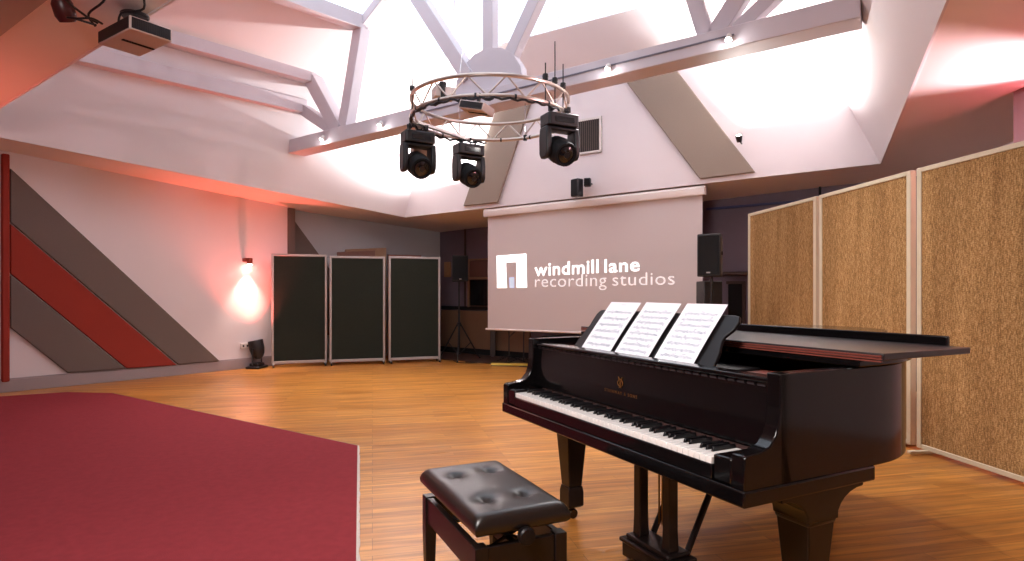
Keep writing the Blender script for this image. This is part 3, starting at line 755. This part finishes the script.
# fallboard
m_ = MB(); fb = [(.166, ZK+.016), (.172, ZK+.012), (.196, ZK+.012), (.20, .93), (.186, .93), (.178, .915), (.172, .80)]
m_.prism(fb, 'x', .054, W-.054); fbo = m_.build('fallboard', black_gloss, pn, bevel=.002)
m_ = MB()
for k in range(36):
    xx = .062+k*(W-.13)/36; m_.tube([(xx, .178, .923), (xx+.030, .178, .923)], .0055, 8)
m_.build('hinge', mat('hinge_metal', '4c474b', .3, metal=.85), fbo)
t = text_mesh('STEINWAY & SONS', .019, 'lettering', brass, fbo, loc=(W*.5-.02, .1705, .782), rot=(PI/2-.0, 0, 0), extrude=.0004, align='CENTER', spacing=1.45)
em = MB(); c0 = (W*.5-.02, .172, .815)
def tz_(pts, r=.0018): em.tube([(c0[0]+x, c0[1]-.0015, c0[2]+z) for x, z in pts], r, 6)
for s_ in (-1, 1):
    tz_(catmull([(0, 0, 0), (s_*.013, .006, 0), (s_*.017, .018, 0), (s_*.009, .028, 0), (s_*.008, .036, 0), (s_*.014, .04, 0)], 4) and [(p[0], p[1]) for p in catmull([(0, 0, 0), (s_*.013, .006, 0), (s_*.017, .018, 0), (s_*.009, .028, 0), (s_*.008, .036, 0), (s_*.014, .04, 0)], 4)])
for x in (-.004, 0, .004): tz_([(x, .004), (x, .032)], .0008)
tz_([(-.011, .032), (.011, .032)]); tz_([(-.008, -.003), (.008, -.003)])
em.build('emblem', brass, fbo)
# top rail above the fallboard, pin block, plate, shelf
m_ = MB(); m_.box(.046, W-.046, .162, .232, .931, .949); m_.build('front_rail', black_gloss, pn, bevel=.006)
m_ = MB(); m_.prism([(.047, .24)]+[(x, y) for x, y in offset(outl, .047) if y > .25]+[(W-.047, .24)], 'z', .86, .872); m_.build('plate', gold_paint, pn)
m_ = MB()
for i in range(11):
    b_ = .27+i*.018
    for j in range(46):
        a_ = .10+j*(W-.20)/45+(.006 if i % 2 else 0); m_.tube([(a_, b_, .872), (a_, b_, .892)], .0032, 5)
o = m_.build('tuning_pins', chrome, pn); o['kind'] = 'stuff'
m_ = MB()
for j in range(70):
    a_ = .09+j*(W-.2)/69; m_.tube([(a_, .47, .884), (a_*.93+.02, 1.0 if a_ > 1.2 else 1.3, .884)], .0008, 4)
o = m_.build('strings', brass, pn); o['kind'] = 'stuff'
m_ = MB(); m_.box(.22, 1.24, .235, .47, .915, .930); m_.build('desk_shelf', black_satin, pn, bevel=.003)
for x0, x1 in ((.048, .20), (1.26, W-.048)):
    m_ = MB(); m_.box(x0, x1, .235, .46, .905, .925); m_.build('side_ledge', rail_wood, pn, bevel=.003)
# music desk
PHI = math.radians(51); DB, DZ = .262, .900
DM = Matrix.Translation((0, DB, DZ)) @ Matrix.Rotation(PHI, 4, 'X')    # local x along, local y up the slope, z toward player
def deskp(a, t, o_=0): return DM @ Vector((a, t, o_))
prof = [(x, t_*1.10) for x, t_ in [(.225, 0), (1.170, 0), (1.178, .05), (1.17, .10), (1.150, .15), (1.150, .17), (1.172, .20), (1.178, .235), (1.166, .258), (1.14, .262), (.275, .262), (.25, .258), (.236, .235), (.236, .2), (.240, .17), (.236, .15), (.225, .10), (.222, .05)]]
m_ = MB(); m_.prism(prof, 'z', -.014, 0, M=DM); md = m_.build('music_desk', black_satin, pn, bevel=.003)
m_ = MB(); m_.prism([(.25, 0), (1.175, 0), (1.175, .012), (.25, .012)], 'z', 0, .028, M=DM); m_.build('desk_lip', black_gloss, md, bevel=.003)
for x in (.45, 1.0):
    m_ = MB(); q = deskp(x, .2, -.014); m_.tube([tuple(q), (x, q.y+.06, .934)], .006, 8); m_.build('prop', brass, md)
# lid and folded flap
LB = .494
lo = offset(outl, -.018)
ml = [p for p in lo if p[1] > LB]
ml = [(-.018, LB)]+ml+[(W+.018, LB)]
m_ = MB(); m_.prism(ml, 'z', .972, .993); lid = m_.build('lid', black_gloss, pn, bevel=.003)
m_ = MB(); m_.box(-.02, W+.095, LB+.002, .985, 1.000, 1.022); fl_ = m_.build('lid_flap', mat('lid_underside', '1e1b1d', .33, coat=.3), pn, bevel=.003)
m_ = MB(); m_.box(-.01, W+.09, LB-.006, LB+.004, .9945, .9985); m_.box(-.01, W+.09, LB-.004, LB+.004, 1.002, 1.007); m_.box(-.01, W+.09, LB-.004, LB+.004, 1.010, 1.015); m_.build('piano_hinge', rail_wood, fl_)
m_ = MB(); m_.box(-.02, W+.02, .985, 1.005, 1.000, 1.056); m_.build('lid_rail', black_gloss, fl_, bevel=.004)
# legs
def leg(a, b, name='leg'):
    t = MB(); h1 = .50
    def sq(w_, z): return [(a-w_, b-w_, z), (a+w_, b-w_, z), (a+w_, b+w_, z), (a-w_, b+w_, z)]
    t.loft([sq(.040, .175), sq(.062, .47), sq(.066, .475), sq(.066, .50)])
    t.loft([sq(.040, .175), sq(.041, .165)][::-1])
    lg_ = t.build(name, leg_wood, pn, bevel=.005)
    f = MB(); f.loft([sq(.036, .062), sq(.047, .072), sq(.047, .145), sq(.042, .175)]); f.build('ferrule', leg_wood, lg_, bevel=.003)
    c = MB(); c.tube([(a, b, .04), (a, b, .066)], .018, 10); R = Matrix.Translation((a+.012, b, .026)) @ Matrix.Rotation(PI/2, 4, 'Y')
    c.lathe([(0, -.012), (.022, -.012), (.026, -.008), (.026, .008), (.022, .012), (0, .012)], 16, M=R); c.build('castor', mat('dull_brass', '3d2e1c', .5, metal=.8), lg_)
    k = MB()
    br_ = [(b-.20, ZB), (b-.19, ZB-.02)]
    for i in range(7):
        an = PI/2*i/6; br_.append((b-.19+.12*math.sin(an), ZB-.02-.085*(1-math.cos(an))))
    br_ += [(b+.07, ZB-.105)]
    for i in range(7):
        an = PI/2*(6-i)/6; br_.append((b+.20-.13*math.sin(an), ZB-.02-.085*(1-math.cos(an))))
    br_ += [(b+.205, ZB)]
    k.prism(br_, 'x', a-.068, a+.068); k.build('bracket', black_gloss, lg_, bevel=.004)
leg(.078, .372); leg(W-.088, .372) 
tl = MB()
leg(.42, 1.93)
m_ = MB(); m_.box(.30, .54, 1.6, 2.15, ZB-.002, .642); m_.box(.2, 1.2, .9, 1.0, ZB+.005, .642); m_.build('underframe', leg_wood, pn, bevel=.004)
# pedal lyre
LA = .79; LYB = .345
m_ = MB(); m_.box(LA-.155, LA+.155, LYB-.06, LYB+.075, .03, .095); m_.box(LA-.165, LA+.165, LYB-.07, LYB+.085, .095, .115); m_.box(LA-.14, LA+.14, LYB-.05, LYB+.07, .115, .135)
ly = m_.build('pedal_lyre', leg_wood, pn, bevel=.006)
for s_ in (-1, 1):
    m_ = MB(); x = LA+s_*.095; m_.loft([[(x-w_, LYB-d_, z), (x+w_, LYB-d_, z), (x+w_, LYB+d_, z), (x-w_, LYB+d_, z)] for w_, d_, z in ((.026, .026, .135), (.022, .024, .22), (.022, .024, .52), (.03, .03, ZB))])
    m_.build('lyre_post', leg_wood, ly, bevel=.004)
    m_ = MB(); m_.tube([(LA+s_*.11, LYB+.07, .10), (LA+s_*.11, LYB+.34, ZB)], .014, 10); m_.build('brace', leg_wood, ly)
for s_ in (-1, 0, 1):
    m_ = MB(); x = LA+s_*.07
    sec = [(LYB-.06, .010), (LYB-.10, .014), (LYB-.15, .022), (LYB-.175, .020), (LYB-.19, .008)]
    m_.loft([[(x-w_, y, .030), (x+w_, y, .030), (x+w_, y, .044), (x-w_, y, .044)] for i, (y, w_) in enumerate(sec)])
    m_.tube([(x, LYB-.10, .038), (x, LYB-.05, .038)], .006, 8)
    m_.build('pedal', brass, ly, bevel=.003)
    m_ = MB(); m_.tube([(x*.3+LA*.7, LYB+.04, .2), (x*.3+LA*.7, LYB+.04, ZB)], .004, 6); m_.build('trap_rod', brass, ly)

# sheet music: three sheets leaning on the desk (world placed, top-level)
PM = Matrix.Translation(pn.location) @ Matrix.Rotation(-1.104, 4, 'Z')
def sheet(a0, w_, h_, label, rows, skew=0., title=False, seed=0):
    rnd = random.Random(seed)
    M = PM @ DM @ Matrix.Translation((a0+w_/2, .0125, .0035)) @ Matrix.Rotation(skew, 4, 'Z')
    t = bpy.data.objects.new('sheet_music', None); COL.objects.link(t); t.matrix_world = M; t.empty_display_size = .1
    tag(t, label, 'sheet music', 'music sheets on the piano desk')
    nseg = 8; rings = []
    m_ = MB()
    for i in range(nseg+1):
        y = h_*i/nseg; c = .003+.004*math.sin(PI*i/nseg)+(.010*max(0, i/nseg-.8))
        rings.append([(-w_/2, y, c), (w_/2, y, c), (w_/2, y, c+.0012), (-w_/2, y, c+.0012)])
    m_.loft(rings); m_.build('paper', paper, t)
    s_ = MB()
    def zc(y):
        i = y/h_; return .003+.004*math.sin(PI*i)+(.010*max(0, i-.8))+.0016
    for r in range(rows):
        y0 = h_*(.05+.86*(rows-1-r)/rows)
        for l in range(5):
            y = y0+l*.0022; s_.box(-w_/2+.02, w_/2-.02, y, y+.00045, zc(y), zc(y)+.0002)
        x = -w_/2+.03
        while x < w_/2-.024:
            yy = y0+rnd.uniform(-.001, .011); s_.box(x, x+.0034, yy, yy+.0024, zc(yy), zc(yy)+.0004)
            sg = 1 if rnd.random() < .5 else -1
            s_.box(x+.0028 if sg > 0 else x, x+.0034 if sg > 0 else x+.0006, min(yy, yy+sg*.009), max(yy, yy+sg*.009), zc(yy), zc(yy)+.0004)
            if rnd.random() < .45: s_.box(x, x+.011, yy+sg*.008, yy+sg*.008+.0014, zc(yy), zc(yy)+.0004)
            x += rnd.uniform(.006, .011)
    if title: s_.box(-.02, .02, h_*.945, h_*.95, zc(h_*.95), zc(h_*.95)+.0004)
    s_.build('notation', ink, t)
sheet(.312, .238, .318, 'leftmost of the three music sheets on the piano desk', 7, 0, True, 1)
sheet(.583, .236, .320, 'middle one of the three music sheets on the piano desk', 9, -.01, False, 2)
sheet(.858, .228, .320, 'rightmost of the three music sheets on the piano desk', 9, 0, False, 3)

# ------------------------------------------------------------------ piano bench
bn = thing('piano_bench', 'black buttoned leather piano bench with height knob', 'bench', (-.086, 2.218, 0), math.radians(-65))
BL, BW = .595, .335; ZT = .512; NX, NY = 44, 28
btn = [(-.15, -.07), (-.15, .07), (.15, -.07), (.15, .07)]
def top(u, v):
    x = (u-.5)*BL; y = (v-.5)*BW
    ex = min(BL/2-abs(x), .03)/.03; ey = min(BW/2-abs(y), .03)/.03
    z = ZT - .014*(1-ex)**2 - .014*(1-ey)**2 + .006*math.sin(PI*u)*math.sin(PI*v)
    for bx, by in btn:
        r = math.hypot(x-bx, y-by); z -= .022*math.exp(-(r/.017)**2)+.009*math.exp(-(r/.045)**2)
        an = math.atan2(y-by, x-bx); z -= .0012*math.exp(-(r/.05)**2)*math.cos(5*an)*min(1, r/.02)
    return (x, y, z)
m_ = MB(); vs = [top(i/NX, j/NY) for j in range(NY+1) for i in range(NX+1)]
fs = [(j*(NX+1)+i, j*(NX+1)+i+1, (j+1)*(NX+1)+i+1, (j+1)*(NX+1)+i) for j in range(NY) for i in range(NX)]
edge = [(0, i) for i in range(NX+1)]+[(j, NX) for j in range(1, NY+1)]+[(NY, i) for i in range(NX-1, -1, -1)]+[(j, 0) for j in range(NY-1, 0, -1)]
eidx = [j*(NX+1)+i for j, i in edge]
prev = eidx; 
for (gx, z) in ((.004, ZT-.040), (.002, ZT-.055), (-.006, ZT-.064)):
    new = []
    for idx in eidx:
        x, y, _ = vs[idx]; sx = 1+gx/(BL/2); sy = 1+gx/(BW/2); new.append(len(vs)); vs.append((x*sx, y*sy, z))
    for k in range(len(prev)):
        l = (k+1) % len(prev); fs.append((prev[k], prev[l], new[l], new[k]))
    prev = new
fs.append(tuple(prev)[::-1])
m_.add(vs, fs); cu = m_.build('cushion', leather, bn, ang=60)
for bx, by in btn:
    m_ = MB(); zz = top(bx/BL+.5, by/BW+.5)[2]; m_.lathe([(0, -.002), (.008, -.002), (.0085, .002), (.005, .005), (0, .006)], 12, c=(bx, by, zz)); m_.build('button', leather, cu)
ex = MB(); e2 = .003
FL, FW = .575, .33; ZF = .41
legs_xy = [(sx*(FL/2-.0225), sy*(FW/2-.0225)) for sx in (-1, 1) for sy in (-1, 1)]
for x, y in legs_xy:
    m_ = MB(); 
    m_.loft([[(x-w_, y-w_, z), (x+w_, y-w_, z), (x+w_, y+w_, z), (x-w_, y+w_, z)] for w_, z in ((.015, 0), (.0225, .27), (.0225, ZF))]); m_.build('leg', leg_wood, bn, bevel=.003)
for sy in (-1, 1):
    m_ = MB(); y = sy*(FW/2-.018); m_.box(-FL/2+.045, FL/2-.045, y-.012, y+.012, ZF-.10, ZF-.004); m_.build('apron', leg_wood, bn, bevel=.003)
for sx in (-1, 1):
    m_ = MB(); x = sx*(FL/2-.018); m_.box(x-.012, x+.012, -FW/2+.045, FW/2-.045, ZF-.10, ZF-.004); m_.build('apron', leg_wood, bn, bevel=.003)
m_ = MB(); m_.box(-.25, .25, -.012, .012, ZF-.06, ZF-.03)
for x in (-.16, .16):
    m_.box(x-.015, x+.015, -.11, .11, ZF-.08, ZF-.07); m_.tube([(x, -.1, ZF-.075), (x+.03, .1, ZT-.07)], .007, 8); m_.tube([(x, .1, ZF-.075), (x+.03, -.1, ZT-.07)], .007, 8)
m_.tube([(-.27, 0, ZT-.078), (.285, 0, ZT-.078)], .006, 8)
m_.build('lift_mechanism', blk, bn)
m_ = MB(); m_.box(-.262, .262, -.135, .135, ZT-.074, ZT-.064); m_.build('seat_board', leg_wood, bn)
m_ = MB(); R = Matrix.Translation((.285, 0.0, ZT-.078)) @ Matrix.Rotation(PI/2, 4, 'Y')
m_.lathe([(0, 0), (.012, 0), (.013, .012), (.026, .014), (.029, .020), (.029, .036), (.025, .042), (0, .044)], 24, M=R); m_.build('knob', black_satin, bn)

# ------------------------------------------------------------------ circular lighting truss
RC = Vector((-.225, 6.2, 0)); RR = .80; ZU, ZL = 3.158, 2.972
rt = thing('circular_truss', 'round aluminium lighting truss hanging under the white beam', 'truss', (RC.x, RC.y, ZL))
def rp(phi, z=0, r=RR): return (r*math.cos(phi), r*math.sin(phi), z)
for z in (0, ZU-ZL):
    m_ = MB(); n = 72; rings = []
    for k in range(n+1):
        a = 2*PI*k/n; c, s_ = math.cos(a), math.sin(a)
        rings.append([((RR+.019*math.cos(q))*c, (RR+.019*math.cos(q))*s_, z+.019*math.sin(q)) for q in [2*PI*i/10 for i in range(10)]])
    m_.loft(rings, caps=False); m_.build('ring_tube', truss_m, rt)
nb_ = 28; 
for k in range(nb_):
    a0 = 2*PI*k/nb_; a1 = 2*PI*(k+1)/nb_; m_ = MB()
    m_.tube([rp(a0, 0 if k % 2 else ZU-ZL), rp(a1, ZU-ZL if k % 2 else 0)], .0085, 8); m_.build('brace', truss_m, rt)
m_ = MB(); pts = []
for k in range(90):
    a = math.radians(95+k*2.6); pts.append((RR*1.0*math.cos(a)*1.01, RR*math.sin(a)*1.01, -.028-.010*math.sin(k*1.7)))
m_.tube(pts, .011, 7)
m_.tube([(p[0]*.985, p[1]*.985, p[2]+.012*math.sin(i*.9)) for i, p in enumerate(pts)][5:70], .008, 7)
m_.build('power_cable', blk, rt)
for k in range(14):
    a = 2*PI*k/14+.1; m_ = MB(); m_.tube([tuple(Vector(rp(a-.012))), tuple(Vector(rp(a+.012)))], .023, 10); m_.build('cable_tie', blk, rt)
# cross bar across the ring that carries the projector
pa = rp(math.radians(168), .03); pb_ = rp(math.radians(112), -.0)
m_ = MB(); bar(m_, pa, pb_, .045, .03); m_.build('cross_bar', alu, rt)
# drop rods up to the beam
for ph in (62, 118):
    a = rp(math.radians(ph)); m_ = MB(); m_.tube([(a[0], a[1], -.02), (a[0], a[1]+.02, .40)], .007, 8)
    m_.build('drop_rod', chrome, rt)
    m_ = MB(); m_.lathe([(0, -.03), (.022, -.03), (.022, .03), (0, .03)], 12, c=(a[0], a[1], .0)); m_.build('clamp', blk, rt)
for ph, hh in ((322, .42), (312, .18), (334, .26), (200, .15)):
    a = rp(math.radians(ph)); m_ = MB(); m_.tube([(a[0], a[1], -.03), (a[0], a[1], ZU-ZL+hh)], .006, 8); m_.lathe([(0, -.03), (.026, -.025), (.03, 0), (.026, .025), (0, .03)], 12, c=(a[0], a[1], ZU-ZL+.05)); m_.build('clamp', blk, rt)
for ph in (252, ):
    a = rp(math.radians(ph)); m_ = MB(); m_.tube([(a[0], a[1], ZU-ZL), (a[0]*.2, a[1]*.2, 2.6)], .003, 6); m_.build('hoist_wire', chrome, rt)

def make_head(label):
    t = thing('moving_head_light', label, 'stage light', (0, 0, 0), 0, 'moving head lights under the ring')
    m_ = MB(); m_.prism([(-.165, -.085), (-.15, -.10), (.15, -.10), (.165, -.085), (.165, .085), (.15, .10), (-.15, .10), (-.165, .085)], 'z', -.185, -.065); m_.build('base', blk, t, bevel=.012)
    m_ = MB(); m_.box(-.10, .10, -.106, -.099, -.155, -.105); m_.build('display', dark_glass, t)
    for s_ in (-1, 1):
        m_ = MB(); x = s_*.09; m_.tube([(x, 0, -.065), (x, 0, -.028)], .010, 8); m_.box(x-.02, x+.02, -.026, .026, -.03, -.012); m_.box(x-.02, x+.02, .02, .03, -.03, .022); m_.box(x-.02, x+.02, -.03, -.02, -.03, .022); m_.build('clamp', blk, t, bevel=.003)
    m_ = MB()
    for s_ in (-1, 1):
        pr = [(-.07, -.20), (-.085, -.30), (-.08, -.44), (-.05, -.49), (.05, -.49), (.08, -.44), (.085, -.30), (.07, -.20)]
        x0, x1 = sorted((s_*.125, s_*.182)); m_.prism(pr, 'x', x0, x1)
    m_.box(-.182, .182, -.07, .07, -.225, -.19)
    m_.build('yoke', blk, t, bevel=.016)
    R = Matrix.Translation((0, 0, -.40)) @ Matrix.Rotation(math.radians(118), 4, 'X')
    m_ = MB(); m_.lathe([(0, -.16), (.07, -.155), (.10, -.12), (.120, -.05), (.123, .03), (.120, .10), (.112, .145), (.10, .15), (.096, .135), (0, .13)], 20, M=R); h = m_.build('head', blk_matte, t)
    for k in range(5):
        r = MB(); z = -.09+k*.022; rr = .114+.002*k; r.lathe([(rr-.004, z), (rr+.005, z), (rr+.005, z+.008), (rr-.004, z+.008)], 20, M=R); r.build('cooling_fin', blk, h)
    m_ = MB(); m_.lathe([(0, .131), (.082, .131), (.078, .14), (.05, .152), (0, .157)], 20, M=R); m_.build('lens', lens_m, h)
    m_ = MB(); m_.lathe([(.020, .150), (.030, .150), (.030, .159), (.020, .159)], 16, M=R); m_.build('lens_ring', mat('dark_metal', '35343a', .3, metal=.7), h)
    return t
h0 = make_head('leftmost black moving head light hanging from the ring')
def put(o, deg, rz, label):
    p = rp(math.radians(deg)); o.location = (RC.x+p[0], RC.y+p[1], ZL-.008); o.rotation_euler = (0, 0, rz); o['label'] = label
h1 = copy_tree(h0); h2 = copy_tree(h0)
put(h0, 165, .5, 'leftmost black moving head light hanging from the ring')
put(h1, 110, .55, 'black moving head light hanging lowest, at the middle of the ring')
put(h2, -32, .45, 'largest black moving head light, at the right side of the ring')

def projector(name, label, loc, rot, w_, d_, h_, body, side):
    t = thing(name, label, 'projector'); t.rotation_mode = 'XYZ'; t.location = loc; t.rotation_euler = rot
    m_ = MB(); m_.box(-w_/2, w_/2, -d_/2, d_/2, 0, h_); m_.build('body', body, t, bevel=.008)
    m_ = MB()
    for k in range(16):
        x = -w_/2+.03+k*(w_-.06)/15; m_.box(x-.006, x+.006, -d_/2-.003, -d_/2+.002, .012, h_-.012)
    m_.box(-w_/2+.012, w_/2-.012, -d_/2-.001, -d_/2+.004, .008, h_-.008); m_.build('side_vents', side, t)
    m_ = MB(); m_.box(-w_/2-.002, -w_/2+.004, -d_/2+.01, d_/2-.01, .006, h_-.006); m_.build('rear_panel', side, t)
    m_ = MB(); m_.box(-w_*.30, w_*.46, -.012, .012, -.004, .003); m_.build('bottom_slot', blk_matte, t)
    m_ = MB(); m_.tube([(0, 0, h_), (0, 0, h_+.10)], .016, 10); m_.build('mount_pole', blk, t)
    return t
proj_body = mat('projector_body', 'c3b4ae', .4)
pj = projector('ceiling_projector', 'white and black projector hanging from the ceiling at upper left', (-2.48, 3.98, 2.85), (0, 0, math.radians(56)), .26, .44, .085, proj_body, blk)
m_ = MB(); m_.lathe([(0, 0), (.075, 0), (.085, .012), (.085, .022), (0, .03)], 20, c=(0, 0, .165)); m_.build('mount_plate', blk, pj)
m_ = MB()
m_.tube(catmull([(-.20, -.02, .05), (-.27, -.05, .05), (-.33, .0, .04), (-.36, .06, .05), (-.30, .09, .07), (-.2, .06, .06)], 5), .007, 7)
m_.tube(catmull([(-.21, .02, .06), (-.30, 0, .08), (-.42, -.05, .12), (-.52, -.12, .20)], 5), .007, 7)
m_.tube(catmull([(-.2, .08, .06), (-.26, .02, .1), (-.24, -.16, .16), (-.36, -.3, .22)], 5), .007, 7)
m_.tube(catmull([(-.1, .0, .09), (-.12, -.1, .13), (-.06, -.25, .14), (-.16, -.42, .2)], 5), .007, 7)
m_.build('cables', blk, pj)
# red-brown ceiling fitting beside it
q = soff_at(67, -6)
cf = thing('ceiling_spotlight', 'small dark red fitting on the ceiling left of the projector', 'spotlight', (q[0], q[1], soffit(*q)-.16))
m_ = MB(); m_.lathe([(0, -.02), (.045, -.015), (.06, .02), (.06, .09), (.045, .12), (0, .125)], 20, M=Matrix.Rotation(.5, 4, 'X')); m_.build('lamp_can', mat('dark_red_metal', '4a1c1c', .35), cf)
m_ = MB(); m_.tube([(0, -.03, .10), (0, 0, .155)], .018, 10); m_.build('stem', blk, cf)
# projector in the middle of the ring
rpj = projector('ring_projector', 'small white projector slung under the near side of the lighting ring', (RC.x-.10, RC.y-.79, ZL-.155), (math.radians(-4), math.radians(14), math.radians(-28)), .26, .20, .075, proj_body, blk)
wb_ = thing('control_box', 'white box with black clamp fixed on the ring, left of the small projector', 'box', (RC.x-.42, RC.y-.50, ZL+.06), .4)
m_ = MB(); m_.box(-.10, .10, -.07, .07, 0, .10); m_.build('body', housing_m, wb_, bevel=.008)
m_ = MB(); m_.tube([(-.03, -.085, .13), (-.03, -.085, -.06)], .022, 8); m_.box(-.06, 0, -.09, .02, .09, .13); m_.build('clamp', blk, wb_)
pr2 = thing('small_floodlight', 'small brown floodlight tucked behind the leftmost moving head light', 'spotlight', (RC.x-.80, RC.y+.46, ZL-.26), .6)
m_ = MB(); m_.box(-.09, .09, -.05, .05, 0, .17, M=Matrix.Rotation(.4, 4, 'X')); m_.build('body', mat('tan_metal', 'a08c80', .4), pr2, bevel=.01)
m_ = MB(); m_.tube([(0, -.02, .13), (0, -.02, .27)], .009, 8); m_.build('arm', blk, pr2)

# ------------------------------------------------------------------ spotlights on the truss
def add_light(kind, name, loc, energy, col, size=.05, target=None, spot=60, blend=.5):
    l = bpy.data.lights.new(name, kind); l.energy = energy; l.color = col
    if kind == 'AREA': l.shape = 'DISK'; l.size = size
    else: l.shadow_soft_size = size
    if kind == 'SPOT': l.spot_size = math.radians(spot); l.spot_blend = blend
    o = bpy.data.objects.new(name, l); COL.objects.link(o); o.location = loc
    if target is not None:
        o.rotation_euler = (Vector(target)-Vector(loc)).to_track_quat('-Z', 'Y').to_euler()
    return o
def beam_t(px):     # position along the chord front face seen at this column
    m = (px-HX)/F; p = T0-TN*HWD; return (m*p.y-p.x)/(TD.x-m*TD.y)/TL
WARM = (1, .965, .94)
names = {325: 'farthest left of the lit spotlights along the white beam', 383: 'lit spotlight on the beam just left of the lighting ring', 610: 'lit spotlight on the beam just right of the lighting ring', 730: 'farthest right of the lit spotlights along the white beam'}
for px, off in ((325, .06), (383, .06), (610, .05), (730, .05)):
    t = beam_t(px); p = tp(t, tz(t)+.075, -HWD-.05)
    s_ = thing('beam_spotlight', names[px], 'spotlight', tuple(p), math.atan2(TD.y, TD.x), 'small lit spotlights on the beam')
    R = Matrix.Rotation(math.radians(150), 4, 'X')
    m_ = MB(); m_.lathe([(0, -.04), (.022, -.04), (.03, .0), (.032, .028), (.028, .028), (.024, .015), (0, .012)], 16, M=R); m_.build('lamp_can', white_pl, s_)
    m_ = MB(); m_.lathe([(0, .014), (.022, .016), (.018, .026), (0, .032)], 14, M=R); m_.build('bulb', lamp_on, s_)
    m_ = MB(); m_.tube([(0, 0, 0), (0, .05, .02)], .008, 8); m_.build('arm', white_pl, s_)
    pl = R @ Vector((0, 0, .05)); pl = Matrix.Rotation(math.atan2(TD.y, TD.x), 4, 'Z') @ pl
    add_light('SPOT', 'beam_lamp_light', tuple(p+pl), 130, WARM, .03, tuple(p+pl+Vector((0, -.3, -1))), 95, .8)
    add_light('POINT', 'beam_lamp_glow', tuple(p+pl+Vector((0, -.01, .0))), 1.6, WARM, .02)
# uplights on the gable wall
for px, py, nm, tx, tz2 in ((739, 138, 'bright wall spotlight shining on the gable right of the taupe panel', 0.65, 1.6), (469, 181, 'bright wall spotlight shining on the gable left of the taupe panel', -1.0, 1.6)):
    x, z = WG.at(px, py, .16)
    s_ = wthing('gable_spotlight', nm, 'spotlight', WG, x, z, 'bright spotlights on the gable wall', .16)
    R = Matrix.Rotation(math.radians(25), 4, 'X')
    m_ = MB(); m_.lathe([(0, -.05), (.03, -.05), (.04, 0), (.042, .035), (.036, .035), (.03, .02), (0, .015)], 16, M=R); m_.build('lamp_can', blk, s_)
    m_ = MB(); m_.lathe([(0, .018), (.03, .02), (.025, .036), (0, .044)], 14, M=R); m_.build('bulb', lamp_on, s_)
    m_ = MB(); m_.tube([(0, .03, -.03), (0, .158, -.04)], .009, 8); m_.build('arm', blk, s_)
    pos = WG.world(x, z+.07, .17)
    add_light('SPOT', 'gable_uplight', tuple(pos), 500 if tx > 0 else 560, WARM, .04, tuple(WG.world(x+tx, z+tz2, .75 if tx > 0 else .3)), 138, .6)
# thin hanging rods below the rim
rA = thing('hanging_rods', 'pair of thin pale rods hanging from the bright skylight', 'rods', (.42, 8.2, 4.6))
for k in (0, 1):
    m_ = MB(); m_.tube([(k*.05+.18, .1, .33), (k*.05, 0, 1.15)], .006, 6); m_.build('rod', white_pl, rA)

# ------------------------------------------------------------------ lights
RED = (1, .12, .08)
pcw = Vector((sx_, sy_, .46))-WL.n*.18
add_light('SPOT', 'red_uplight', tuple(pcw), 230, (1, .13, .09), .05, tuple(WL.world(2.9, 2.5, .2)), 88, .9)
add_light('SPOT', 'wall_lamp_down', tuple(LAMP+Vector((0, 0, -.09))), 70, (1, .72, .62), .02, tuple(WL.world(x*0+(LAMP-WL.p).dot(WL.d), .3, .10)), 75, .8)
add_light('SPOT', 'red_left_glow', (-6.3, 4.5, 1.7), 170, (1, .18, .12), .15, (-5.3, 4.9, 3.0), 80, .9)
add_light('SPOT', 'pink_uplight_core', (4.25, 4.15, 2.56), 330, (1, .70, .75), .03, (3.45, 4.42, 2.93), 62, .85)
add_light('POINT', 'pink_uplight', (4.15, 4.25, 2.5), 22, (1, .15, .2), .08)
add_light('AREA', 'room_lamps', (-1.2, .2, 3.0), 150, (1, .94, .92), 1.2, (.8, 3.0, .6))

wd_ = bpy.data.worlds.new('sky'); S.world = wd_; wd_.use_nodes = True
bg = wd_.node_tree.nodes['Background']; bg.inputs[0].default_value = (.88, .93, 1, 1); bg.inputs[1].default_value = 2.1

# ------------------------------------------------------------------ camera
cam = bpy.data.cameras.new('camera'); co = bpy.data.objects.new('camera', cam); COL.objects.link(co)
co.location = (0, 0, CH); co.rotation_euler = (PI/2, 0, 0)
cam.sensor_width = 36; cam.lens = F/1024*36; cam.shift_y = (HY-280.5)/1024; cam.clip_start = .05
S.camera = co
S.view_settings.view_transform = 'Standard'; S.view_settings.look = 'None'; S.view_settings.exposure = .15; S.view_settings.gamma = 1
S.view_settings.use_curve_mapping = False
S.cycles.max_bounces = 8
